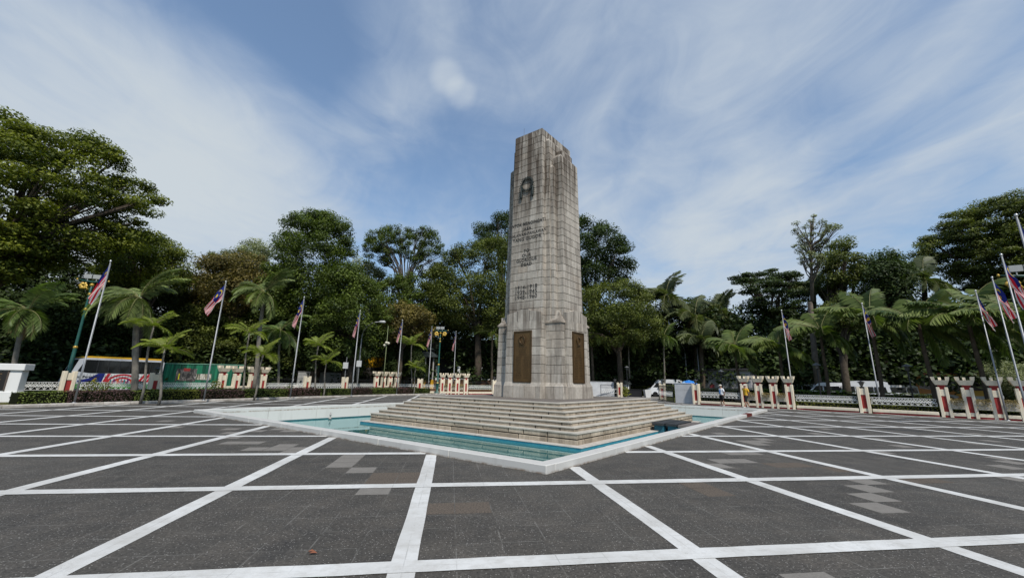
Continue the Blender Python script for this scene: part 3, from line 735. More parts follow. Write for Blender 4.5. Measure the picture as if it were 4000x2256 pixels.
# pump covers standing in the right-hand moat
GRAN = plain('dark granite slab', (.030, .031, .033), .45, .4, var=.4, scale=5); GRAN2 = plain('dusty granite slab', (.13, .112, .102), .7, .3, var=.3, scale=5)
BLUEL = plain('blue painted pier', (.018, .105, .15), .6, .3, var=.45, scale=3)
for k, (a0, a1, b0, b1, zt, lab, mt) in enumerate(((-.62, -.12, 6.5, 8.95, -.10, 'black stone slab on blue piers nearest the steps in the pool', GRAN), (-1.15, -.67, 6.65, 8.95, -.11, 'black stone slab on blue piers in the middle of the three in the pool', GRAN), (-1.75, -1.22, 6.6, 8.92, -.14, 'dusty brown stone slab on blue piers nearest the pool wall', GRAN2))):
    r_ = thing('stone_bench', lab, 'stone slab', mon((a0+a1)/2, (b0+b1)/2, ZB), group='slabs on piers in the pool')
    mb = MB(); mb.bevbox(a0, a1, b0, b1, zt-.10, zt, .012, T=T0); loc(mb.build('slab_top', mt, r_, origin=r_.location))
    for q in (b0+.12, b1-.62):
        mb = MB(); mb.bevbox(a0+.05, a1-.05, q, q+.5, ZB, zt-.10, .01, T=T0); loc(mb.build('pier', BLUEL, r_, origin=r_.location))
# fountain nozzle
nz_ = thing('fountain_nozzle', 'small steel fountain nozzle standing in the left part of the pool', 'fountain nozzle', pix(1289, 1650, ZB))
d_ = pix(1289, 1637, ZW); nz_.location = (d_.x, d_.y, ZB)
mb = MB(); mb.lathe([(.03, 0), (.03, .26), (.10, .27), (.10, .31), (.035, .33), (.03, .42), (.05, .44), (.05, .50), (.02, .52), (.018, .60), (0, .60)], 12)
mb.build('nozzle_pipe', plain('nozzle steel', (.28, .27, .25), .45, .5, .7), nz_, True)
# dry leaf on the paving
lf = pix(1207, 2158, .01); mb = MB()
mb.faces([(0, 0, 0), (.05, .03, .02), (.11, .0, .004), (.05, -.035, .015)], [(0, 1, 2), (0, 2, 3)])
mb.faces([(-.04, .05, 0), (.0, .075, .018), (.06, .06, .0), (.0, .04, .006)], [(0, 1, 2), (0, 2, 3)]); mb.v = [(x*.75, y*.75, z*.75) for x, y, z in mb.v]
o = mb.build('fallen_leaf', plain('dry leaf', (.20, .075, .04), .8)); o.location = lf; tag(o, 'dry reddish leaf lying on the dark paving in the foreground', 'leaf')
# ------------------------------------------------------------------ fences, pillars, hedges
CREAM = weathered('cream paint', (.68, .60, .465), (.28, .24, .17), .55); WHITEP = weathered('white paint', (.62, .615, .60), (.35, .33, .30), .4)
REDP = weathered('oxide red paint', (.30, .034, .030), (.07, .02, .018), .55); GRILLE = plain('white wrought iron', (.72, .72, .69), .5, .4, var=.25, scale=5)
BLACKI = plain('black iron', (.018, .018, .02), .45, .5, var=.3); LAMPG = plain('smoked lamp glass', (.06, .062, .06), .2, .6)
def on_poly(px, py, line):
    """ground point where the vertical plane through a photo column meets a line"""
    d = ray(px, py); d = Vector((d.x, d.y, 0)).normalized(); best = None
    for p, q in zip(line[:-1], line[1:]):
        p = Vector((p[0], p[1], 0)); e = Vector((q[0], q[1], 0))-p
        den = d.x*e.y-d.y*e.x
        if abs(den) < 1e-9: continue
        t_ = (p.x*e.y-p.y*e.x)/den; u = (p.x*d.y-p.y*d.x)/den
        if t_ > 0 and -1e-6 <= u <= 1+1e-6 and (best is None or t_ < best[0]): best = (t_, e.normalized())
    if best is None:
        v0 = Vector((*line[0][:2], 0)); v1 = Vector((*line[1][:2], 0)); w0 = Vector((*line[-1][:2], 0)); w1 = Vector((*line[-2][:2], 0))
        return on_poly(px, py, [tuple(v0+(v0-v1).normalized()*40)[:2]]+list(line)+[tuple(w0+(w0-w1).normalized()*40)[:2]])
    return d*best[0], math.atan2(best[1].y, best[1].x)
LFENCE = [(-36, 8), (-30, 19), (-27.3, 24), (-24.2, 30), (-22.0, 34.5), (-19.3, 39), (-15.8, 46), (-13.4, 48.6), (-8.9, 48.4), (-5.4, 48.6), (-1.9, 50.6), (4, 50.4)]
RFENCE = [(16.2, 35.9), (28.9, 23.4), (34, 18.4)]
def castle_proto(nm, label):
    """castellated pillar, front towards local -y, centre at the origin"""
    r_ = thing(nm, label, 'pillar')
    mb = MB(); W, D = .255, .17
    for s in (-1, 1): mb.bevbox(s*W-(.15 if s > 0 else 0), s*W+(.15 if s < 0 else 0), -D, D, 0, 1.79, .015)
    mb.box(-.105, .105, -D+.04, D-.04, 1.27, 1.66); mb.box(-.105, .105, -D+.04, D-.04, .13, .33)
    mb.build('pillar_body', CREAM, r_)
    mb = MB(); mb.box(-.105, .105, -D+.06, D-.06, .331, 1.269); mb.box(-.105, .105, -D+.06, D-.06, 0, .129); mb.build('red_inlay', REDP, r_)
    mb = MB(); mb.box(-.105, .105, -D+.05, D-.05, 1.661, 1.925); mb.frust(.15, .13, 1.791, .18, .15, 1.924); mb.build('red_neck', REDP, r_)
    mb = MB(); mb.frust(.26, .20, 1.926, .375, .29, 2.22)
    for sx_ in (-1, 1):
        for sy in (-1, 1):
            x = sx_*.30; y = sy*.215; mb.frust(.072, .072, 2.2205, .085, .085, 2.42, c0=(x, y), c1=(x+sx_*.025, y+sy*.02))
    mb.frust(.065, .04, 2.2205, .065, .045, 2.40, c0=(0, .245), c1=(0, .27))
    mb.build('crenellated_cap', CREAM, r_); return r_
def simple_pillar(nm, label):
    r_ = thing(nm, label, 'pillar'); mb = MB(); W, D = .30, .18
    for s in (-1, 1): mb.bevbox(s*W-(.17 if s > 0 else 0), s*W+(.17 if s < 0 else 0), -D, D, 0, 1.72, .015)
    mb.box(-.13, .13, -D+.06, D-.06, 1.2, 1.62); mb.box(-.13, .13, -D+.06, D-.06, .10, .30); mb.build('pillar_body', CREAM, r_)
    mb = MB(); mb.box(-.13, .13, -D+.09, D-.09, .301, 1.199); mb.box(-.13, .13, -D+.09, D-.09, 0, .099); mb.build('red_inlay', REDP, r_)
    return r_
LANT = None
def lantern(p, label):
    global LANT
    if LANT is None:
        LANT = thing('pillar_lantern', label, 'lantern', group='lanterns on the fence pillars'); mb = MB()
        mb.lathe([(.02, 0), (.10, .0), (.10, .03), (.04, .05), (.03, .12), (.07, .14)], 10); mb.build('lantern_foot', BLACKI, LANT)
        mb = MB(); mb.lathe([(.07, .14), (.17, .40), (.165, .40), (.06, .15)], 6); mb.build('lantern_glass', LAMPG, LANT)
        mb = MB(); mb.lathe([(.24, .385), (.23, .41), (.12, .47), (.03, .50), (.02, .56), (0, .56)], 6); mb.build('lantern_hood', BLACKI, LANT); LANT.location = p; return LANT
    return dup(LANT, loc=p, label=label)
CP = castle_proto('castellated_pillar', 'x'); SP = simple_pillar('fence_pillar', 'x'); used_c = used_s = False
def put_castle(p, rz, label, grp):
    global used_c
    o = CP if not used_c else dup(CP); used_c = True
    o.location = p; o.rotation_euler = (0, 0, rz); o['label'] = label; o['group'] = grp; return o
def put_pillar(p, rz, label):
    global used_s
    o = SP if not used_s else dup(SP); used_s = True
    o.location = p; o.rotation_euler = (0, 0, rz); o['label'] = label; o['group'] = 'plain fence pillars'; return o
def fence_panel(p, q, label, bars=True, plinth=True, z0=.62, z1=1.06):
    """scroll grille between two pillars with thin bars above and below"""
    d = q-p; W = d.length; rz = math.atan2(d.y, d.x)
    r_ = thing('fence_panel', label, 'fence', p, rz, 'fence panels with scroll grilles')
    mb = MB()
    if plinth:
        mb.bevbox(0, W, -.16, .10, .11, .29, .015); mb.build('plinth_beam', CREAM, r_)
        mb = MB(); mb.box(0, W, -.13, .08, 0, .109); mb.build('red_base', REDP, r_)
    else:
        mb.bevbox(0, W, -.10, .10, 0, .30, .015); mb.build('plinth_beam', CREAM, r_)
    mb = MB(); s = .26; n_ = max(2, int(W/s)); s = W/n_; h = z1-z0; rr = .014
    for z in (z0, z1): mb.box(0, W, -.014, .014, z-.012, z+.012)
    for k in range(n_+1):
        x = k*s
        mb.tube([(x, 0, z0), (x, 0, z0+h*.45)], rr, 4, cap=False)
        for sg in (-1, 1):
            for span in (1.0, 1.7):
                arc = [(x+sg*s*span*math.sin(t_), 0, z0+h*.45+h*.55*(1-math.cos(t_))) for t_ in np.linspace(0, math.pi/2, 5)]
                lo = [(x+sg*s*.9*math.sin(t_), 0, z0+h*.5*math.cos(t_)) for t_ in np.linspace(0, math.pi/2, 5)]
                arc = [a_ for a_ in arc if -.001 <= a_[0] <= W+.001]; lo = [a_ for a_ in lo if -.001 <= a_[0] <= W+.001]
                if len(arc) > 1: mb.tube(arc, rr, 4, cap=False)
                if span == 1.0 and len(lo) > 1: mb.tube(lo, rr, 4, cap=False)
    mb.build('scroll_grille', GRILLE, r_)
    mb = MB(); n_ = int(W/.14)
    for k in range(1, n_):
        x = W*k/n_; mb.tube([(x, .0, .30), (x, .0, z0-.012)], .008, 4, cap=False)
        if bars: mb.tube([(x, .02, z1), (x, .02, 1.52), (x, .02, 1.60)], [.009, .009, .001], 4, cap=False)
    if bars: mb.box(0, W, .008, .032, 1.40, 1.425)
    mb.build('iron_bars', BLACKI, r_); return r_
nC = 0
def castles(xs, py, line, grp, labels, trough):
    ps = []
    for x, lb in zip(xs, labels): p, rz = on_poly(x, py, line); put_castle(p, rz, lb, grp); ps.append((p, rz))
    for k in range(len(ps)-1):
        (p, rz), (q, _) = ps[k], ps[k+1]; d = q-p; W = d.length-.51
        if W < .05: continue
        rz = math.atan2(d.y, d.x); u = d.normalized(); s = p+u*.255
        if trough:
            r_ = thing('planter_trough', f'{["first","second","third"][k]} planter trough from the left in the {grp.replace("row of castellated pillars", "castellated row")}', 'planter', s, rz, 'planter troughs between castellated pillars')
            mb = MB(); mb.bevbox(0, W, -.20, .20, .52, 1.0, .02); mb.build('trough_body', TROUGH, r_)
            n_ = int(900*max(W, .5)); C = np.stack([rng.uniform(-.02, W+.02, n_), rng.uniform(-.30, .26, n_), 1.0+rng.uniform(-.02, .14, n_)], 1)
            hang = rng.random(n_) < .45; C[hang, 1] = -.27+rng.normal(0, .02, hang.sum()); C[hang, 2] = 1.02-rng.exponential(.13, hang.sum()).clip(0, .4)
            Nn = unit(rng.normal(size=(n_, 3))+np.array([0, -.6, .5])); quads_np('dry_plants', leafquads(C, Nn, .075, rng, .35), rng.random(n_), DRYL, r_)
            mb = MB(); mb.bevbox(0, W, -.16, .10, .11, .29, .015); mb.build('plinth_beam', CREAM, r_); mb = MB(); mb.box(0, W, -.13, .08, 0, .109); mb.build('red_base', REDP, r_)
        else:
            r_ = thing('low_wall', f'{["first","second","third"][k]} cream low wall from the left in the {grp.replace("row of castellated pillars", "castellated row")}', 'wall', s, rz, 'low walls between castellated pillars')
            mb = MB(); mb.bevbox(0, W, -.12, .12, 0, .82, .015); mb.build('wall_block', CREAM, r_)
    return ps
TROUGH = weathered('stained concrete', (.44, .40, .33), (.16, .13, .09), .8); DRYL = leafmat('dry plants', (.05, .04, .016), (.19, .145, .065), .2, .1)
od = ['leftmost', 'second', 'third', 'rightmost']
g = 'row of castellated pillars in front of the green hoarding'
cA = castles((866, 920, 982, 1024), 1500, LFENCE, g, [f'{o} cream and red castellated pillar in front of the green hoarding' for o in od], False)
g = 'row of castellated pillars left of the yellow shed'
cBs = castles((1468, 1496, 1522, 1548), 1500, LFENCE, g, [f'{o} cream castellated pillar of the tight row below the yellow wall' for o in od], False)
g = 'row of castellated pillars beside the green lamp post'
cCs = castles((1729, 1758, 1788, 1819), 1500, LFENCE, g, [f'{o} castellated pillar of the row just left of the memorial' for o in od], True)
g = 'row of castellated pillars behind the walkers'
cDs = castles((2912, 2968, 3027, 3088), 1560, RFENCE, g, [f'{o} castellated pillar of the row behind the man in yellow' for o in od], True)
g = 'row of castellated pillars at the right edge'
cEs = castles((3697, 3795, 3903, 4010), 1600, RFENCE, g, [f'{o} castellated pillar of the row in front of the orange coach' for o in od], True)
pl = {}
for k, (x, y, line, lb, lan) in enumerate(((262, 1500, LFENCE, 'cream fence pillar with red inlay beside the green lamp post at far left', 0), (602, 1500, LFENCE, 'cream fence pillar with lantern between the coach and the green hoarding', 1), (1198, 1500, LFENCE, 'cream fence pillar with lantern in front of the slatted white wall', 1),
        (1346, 1500, LFENCE, 'cream fence pillar with lantern right of the slatted white wall', 1), (1641, 1500, LFENCE, 'broad cream fence pillar with red stripes left of the green lamp post', 0), (1931, 1500, LFENCE, 'cream fence pillar peeping out at the left of the memorial plinth', 1),
        (2722, 1560, RFENCE, 'cream pillar with red inlay between the grey wall and the walkers', 1), (3382, 1600, RFENCE, 'lone cream pillar with lantern in the middle of the right fence', 1))):
    p, rz = on_poly(x, y, line); put_pillar(p, rz, lb); pl[x] = p
    if lan: lantern(p+Vector((0, 0, 1.62)), 'black lantern on the '+lb.replace(' with lantern', '')[:70].rsplit(' ', 0)[0])
P_ = lambda c, k: c[k][0]
def gap(p, q, a, b): d = (q-p).normalized(); return p+d*a, q-d*b
def panel(p, q, label, a=.35, b=.35, **k): s, e = gap(p, q, a, b); return fence_panel(s, e, label, **k)
far = Vector((-36, 8, 0))
panel(Vector((-29.6, 19.8, 0)), pl[262], 'white scroll fence panel between the white sign block and the green lamp post', bars=False, plinth=False)
panel(pl[262], pl[602], 'white scroll fence panel in front of the striped coach', bars=True, plinth=False)
panel(pl[602], P_(cA, 0), 'scroll fence panel in front of the green hoarding', bars=False, plinth=False)
panel(P_(cA, 3), pl[1198], 'fence panel with black bars right of the first castellated row', plinth=False)
panel(pl[1198], pl[1346], 'fence panel with bars in front of the slatted white wall', plinth=False)
panel(pl[1346], P_(cBs, 0), 'short fence panel left of the tight castellated row', plinth=False)
panel(P_(cBs, 3), pl[1641], 'scroll fence panel right of the tight castellated row', plinth=False)
panel(pl[1641], P_(cCs, 0), 'scroll fence panel behind the green lamp post', plinth=False)
panel(P_(cCs, 3), pl[1931], 'scroll fence panel just left of the memorial plinth')
panel(pl[1931], Vector((4, 50.4, 0)), 'scroll fence panel hidden behind the memorial')
panel(pl[2722], P_(cDs, 0), 'scroll fence panel with black bars behind the man in white')
panel(P_(cDs, 3), pl[3382], 'scroll fence panel left of the lone pillar', bars=False)
panel(pl[3382], P_(cEs, 0), 'scroll fence panel right of the lone pillar', bars=False)

# gate: two cream pillars, grey stone wings and two open black leaves
GREYW = plain('grey granite cladding', (.56, .56, .565), .6, .35, var=.22, scale=1.4, bump=.1)
gl_, gr_ = Vector((12.9, 48.0, 0)), Vector((16.05, 43.0, 0))
put_pillar(gl_, R(-30), 'cream gate pillar on the left of the open gateway'); lantern(gl_+Vector((-.6, -.2, 1.62)), 'black lantern at the left of the open gateway')
put_pillar(gr_, R(-30), 'cream gate pillar on the right of the open gateway'); lantern(gr_+Vector((.1, 0, 1.62)), 'black lantern at the right of the open gateway')
for a, b, lb in ((Vector((6.2, 49.6, 0)), Vector((12.3, 48.3, 0)), 'grey stone wall left of the gateway, behind the memorial'), (Vector((15.22, 37.55, 0)), Vector((16.40, 36.25, 0)), 'grey stone wall right of the gateway')):
    d = b-a; r_ = thing('gate_wall', lb, 'wall', a, math.atan2(d.y, d.x), 'grey stone gate walls')
    W = d.length
    mb = MB()
    for k in range(3): mb.bevbox(0, W, -.14, .14, k*.58+.002, (k+1)*.58-.004, .008)
    mb.build('stone_panel', GREYW, r_); mb = MB(); mb.bevbox(-.02, W+.02, -.17, .17, 1.738, 1.78, .01); mb.build('coping', GREYW, r_)
def gate_leaf(a, b, label):
    d = b-a; W = d.length; r_ = thing('gate_leaf', label, 'gate', a, math.atan2(d.y, d.x), 'black gate leaves')
    mb = MB(); f = .05
    mb.box(0, f, -.03, .03, .05, 1.46); mb.box(W-f, W, -.03, .03, .05, 1.46); mb.box(f, W-f, -.03, .03, 1.41, 1.46); mb.box(f, W-f, -.03, .03, .05, .13); mb.build('gate_frame', BLACKI, r_)
    mb = MB(); n_ = int(W/.13)
    for k in range(1, n_): x = W*k/n_; mb.tube([(x, 0, .13), (x, 0, .52)], .012, 4, cap=False); mb.tube([(x, 0, .98), (x, 0, 1.41)], .012, 4, cap=False); mb.tube([(x, 0, 1.46), (x, 0, 1.60)], [.012, .002], 4, cap=False)
    mb.build('gate_bars', BLACKI, r_)
    mb = MB(); mb.box(f, W-f, -.015, .015, .52, .545); mb.box(f, W-f, -.015, .015, .955, .98); k = 0; s = .24
    while f+k*s < W-f-s:
        x = f+k*s; mb.tube([(x+s*t_, 0, .545+.41*(.5-.5*math.cos(math.pi*t_))) for t_ in np.linspace(0, 1, 7)], .02, 4); mb.tube([(x+.02, 0, .545), (x+.02, 0, .75)], .014, 4); k += 1
    mb.build('scroll_band', GRILLE, r_)
gate_leaf(Vector((10.55, 47.6, 0)), Vector((12.55, 47.6, 0)), 'black iron gate leaf swung open at the left of the gateway')
gate_leaf(Vector((15.2, 38.1, 0)), Vector((15.4, 42.3, 0)), 'black iron gate leaf swung open at the right of the gateway')

# ------------------------------------------------------------------ hedges
HG = leafmat('hedge green', (.022, .036, .006), (.095, .115, .024), .3); HP = leafmat('hedge purple', (.016, .010, .010), (.075, .040, .038), .2)
HY = leafmat('hedge yellow green', (.05, .06, .008), (.135, .135, .024), .35); HB = leafmat('hedge bright', (.035, .062, .008), (.10, .15, .022), .35)
CORE = plain('hedge core', (.012, .014, .006), .95, .05)
def hedge(line, width, h, z0, mat, label, grp, leaf=.07, dens=520, nm='hedge'):
    pts = subdiv(line, .25); cxy = np.array(pts).mean(0); o_ = (cxy[0], cxy[1], z0)
    r_ = thing(nm, label, 'hedge', o_, 0, grp)
    nrm = []
    for i in range(len(pts)):
        a = pts[max(i-1, 0)]; b = pts[min(i+1, len(pts)-1)]; t_ = np.array([b[0]-a[0], b[1]-a[1]]); t_ /= np.linalg.norm(t_); nrm.append((-t_[1], t_[0]))
    mb = MB(); k_ = .82
    L_ = [(p[0]+n_[0]*width/2*k_-o_[0], p[1]+n_[1]*width/2*k_-o_[1]) for p, n_ in zip(pts, nrm)]; R_ = [(p[0]-n_[0]*width/2*k_-o_[0], p[1]-n_[1]*width/2*k_-o_[1]) for p, n_ in zip(pts, nrm)]
    hh = h*.93
    for i in range(len(pts)-1):
        mb.poly([(*R_[i], 0), (*R_[i+1], 0), (*R_[i+1], hh), (*R_[i], hh)]); mb.poly([(*L_[i+1], 0), (*L_[i], 0), (*L_[i], hh), (*L_[i+1], hh)]); mb.poly([(*R_[i], hh), (*R_[i+1], hh), (*L_[i+1], hh), (*L_[i], hh)])
    for i in (0, -1): mb.poly([(*R_[i], 0), (*R_[i], hh), (*L_[i], hh), (*L_[i], 0)])
    mb.build('hedge_core', CORE, r_)
    Ls = .25*(len(pts)-1); n_ = int(dens*Ls*(width+2*h)*.5)
    i = rng.integers(0, len(pts)-1, n_); f = rng.random(n_)[:, None]; PP = np.array(pts); NN = np.array(nrm)
    c = PP[i]*(1-f)+PP[i+1]*f; nn = NN[i]
    side = rng.random(n_)*(width+2*h); S = np.zeros(n_); Z = np.zeros(n_)
    a = side < h; b = side > h+width; m_ = ~(a | b)
    S[a] = -width/2; Z[a] = side[a]; S[b] = width/2; Z[b] = side[b]-h-width; S[m_] = side[m_]-h-width/2; Z[m_] = h
    bumpy = .05*np.sin(c[:, 0]*2.3+c[:, 1]*1.7)+.03*np.sin(c[:, 0]*5.1-c[:, 1]*4.3)
    S = S*(1+bumpy)+rng.normal(0, .025, n_); Z = Z*(1+bumpy*.8)+rng.normal(0, .022, n_)
    C = np.stack([c[:, 0]+nn[:, 0]*S-o_[0], c[:, 1]+nn[:, 1]*S-o_[1], np.maximum(Z, .01)], 1)
    Nv = np.where(m_[:, None], np.array([0, 0, 1.0]), np.stack([nn[:, 0]*np.sign(S), nn[:, 1]*np.sign(S), np.full(n_, .35)], 1))
    patch = .5+.25*np.sin(c[:, 0]*1.1+2)+.2*np.sin(c[:, 1]*2.7)
    quads_np('hedge_leaves', leafquads(C, unit(Nv+rng.normal(0, .55, (n_, 3))), leaf, rng, .6), np.clip(rng.normal(.15, .25, n_)+.5*patch, 0, 1), mat, r_); return r_
HL = offset(KL, 1.15)
def cut(line, xa, xb, py=1560):
    """part of a line between two photo columns"""
    a, _ = on_poly(xa, py, line); b, _ = on_poly(xb, py, line); az = lambda p: math.atan2(p[0], p[1])
    mid = [p for p in line if az(a) < az(p) < az(b)]
    return [(a.x, a.y)]+mid+[(b.x, b.y)]
hs = [(52, 236, HG, 'dense green clipped hedge between the white sign block and the lamp post'), (245, 505, HP, 'dark purple clipped hedge behind the leftmost flagpole'), (507, 640, HG, 'green clipped hedge under the royal palm at left'), (640, 764, HY, 'yellowish green clipped hedge in front of the hoarding'), (766, 935, HP, 'dark purple clipped hedge behind the second flagpole from the left'),
      (937, 1104, HG, 'green clipped hedge in front of the first castellated row'), (1106, 1232, HP, 'dark purple clipped hedge behind the third flagpole from the left'), (1234, 1352, HG, 'green clipped hedge in front of the slatted wall'), (1354, 1440, HP, 'dark purple clipped hedge behind the fourth flagpole from the left'), (1441, 1536, HG, 'green clipped hedge in front of the tight castellated row'), (1538, 1598, HP, 'short dark purple hedge behind the fifth flagpole from the left'), (1600, 1668, HG, 'last green clipped hedge before the green lamp post')]
for xa, xb, mt, lb in hs: hedge(cut(HL, xa, xb), .95, .56, .11, mt, lb, 'clipped hedges along the left kerb', dens=620)
HL2 = offset(KL, 3.0)
for xa, xb, mt, lb in ((520, 900, HG, 'low green back hedge in front of the coach and hoarding'), (905, 1240, HP, 'low purple back hedge right of the first castellated row'), (1380, 1620, HP, 'low purple back hedge in front of the tight castellated row')): hedge(cut(HL2, xa, xb), .8, .62, .11, mt, lb, 'low back hedges on the left verge', dens=420)
# hedges outside the right fence
rf = lambda d: offset([(RF0.x, RF0.y), (RF1.x+7, RF1.y-7)], d)
def rh(xa, xb, d, w_, h, mt, lb, dens=420, leaf=.085): hedge(cut(subdiv(rf(d), 1.0), xa, xb), w_, h, -.03, mt, lb, 'hedges outside the right fence', leaf=leaf, dens=dens)
rh(3100, 3370, .75, .7, .60, HY, 'low yellow green hedge close behind the grille left of the lone pillar'); rh(3392, 3690, .75, .7, .60, HY, 'low yellow green hedge close behind the grille right of the lone pillar'); rh(3710, 3990, .8, .7, .5, HG, 'low dark hedge behind the right edge castellated pillars')
rh(2930, 3310, 6.0, 1.2, 1.42, HB, 'bright green clipped hedge between the fence and the white vans'); rh(3312, 3700, 6.5, 1.0, 1.3, HG, 'brownish clipped hedge right of the bright hedge'); rh(2740, 2925, 5.0, 1.2, 1.35, HG, 'tall green hedge behind the man in white')
hedge([(13.9, 62), (20.5, 58.5)], 1.6, 1.25, -.03, HY, 'yellow green hedge seen through the open gateway', 'hedges outside the gate', leaf=.12, dens=300)
hedge([(20.3, 55), (23.6, 51)], 1.4, 1.5, -.03, HG, 'rounded green hedge beside the white van at the gateway', 'hedges outside the gate', leaf=.12, dens=300)
hedge([(-12.5, 57), (-3, 56.5), (6, 56)], 1.5, 1.0, -.03, HG, 'green hedge bank behind the castellated row left of the memorial', 'hedges outside the gate', leaf=.12, dens=260)

# planters by the gate
PLB = plain('black planter box', (.012, .012, .013), .35, .5, var=.3)
r_ = thing('planter_box', 'long black planter box seen through the gateway', 'planter', (13.6, 51.5, 0)); mb = MB(); mb.bevbox(0, 2.9, -.4, .4, 0, .85, .03); mb.build('box_body', PLB, r_); mb = MB(); mb.bevbox(-.06, 2.96, -.46, .46, .853, .93, .02); mb.build('box_rim', PLB, r_)
r_ = thing('plant_pot', 'tapering white plant pot beside the black planter', 'pot', (17.0, 50.6, 0)); mb = MB(); mb.frust(.28, .28, 0, .42, .42, .92); mb.build('pot_body', WHITEP, r_)
# ------------------------------------------------------------------ trees
BARK = plain('bark brown', (.085, .068, .052), .95, .1, var=.5, scale=4, bump=.6); BARKG = plain('bark grey', (.23, .205, .175), .95, .1, var=.45, scale=3, bump=.5)
BARKD = plain('bark grey brown', (.135, .112, .09), .95, .1, var=.45, scale=3, bump=.5)
LM = {}
LM['yellowgreen'] = leafmat('leaf yellowgreen', (.016, .026, .004), (.115, .125, .014), .34)
LM['olive'] = leafmat('leaf olive', (.014, .021, .004), (.085, .096, .020), .30)
LM['mid'] = leafmat('leaf mid green', (.012, .020, .004), (.074, .098, .016), .32)
LM['dark'] = leafmat('leaf dark green', (.008, .014, .004), (.038, .055, .014), .26)
LM['brown'] = leafmat('leaf rusty', (.028, .026, .008), (.120, .092, .026), .30)
LM['pale'] = leafmat('leaf pale grey green', (.045, .052, .024), (.17, .18, .095), .30)
LM['deep'] = leafmat('leaf deep shade', (.004, .009, .004), (.022, .038, .012), .2)
def inpoly(P, poly):
    x, y = P[:, 0], P[:, 1]; c = np.zeros(len(P), bool); n = len(poly)
    for i in range(n):
        x1, y1 = poly[i]; x2, y2 = poly[(i+1) % n]
        if y1 == y2: continue
        c ^= ((y1 > y) != (y2 > y)) & (x < (x2-x1)*(y-y1)/(y2-y1)+x1)
    return c
def edist(P, poly):
    d = np.full(len(P), 1e9); n = len(poly)
    for i in range(n):
        a = np.array(poly[i], float); b = np.array(poly[(i+1) % n], float); ab = b-a
        t_ = np.clip(((P-a)@ab)/(ab@ab), 0, 1); d = np.minimum(d, np.linalg.norm(P-(a+t_[:, None]*ab), axis=1))
    return d
_R = np.array(_r); _F = np.array(_f); CX = np.array(cx); CY = np.array(cy)
def pixd_np(P, D):
    a = (P[:, 0]-2000)/FPX; b = (P[:, 1]-1128)/FPX
    d = _F[None]+CX[None]*a[:, None]-CY[None]*b[:, None]
    return np.array([0, 0, EYE])+d*(D/np.hypot(d[:, 0], d[:, 1]))[:, None]
def tree(*a, size=.30, flat=.78, **k): return tree_(*a, size=size*.84, flat=flat, **k)
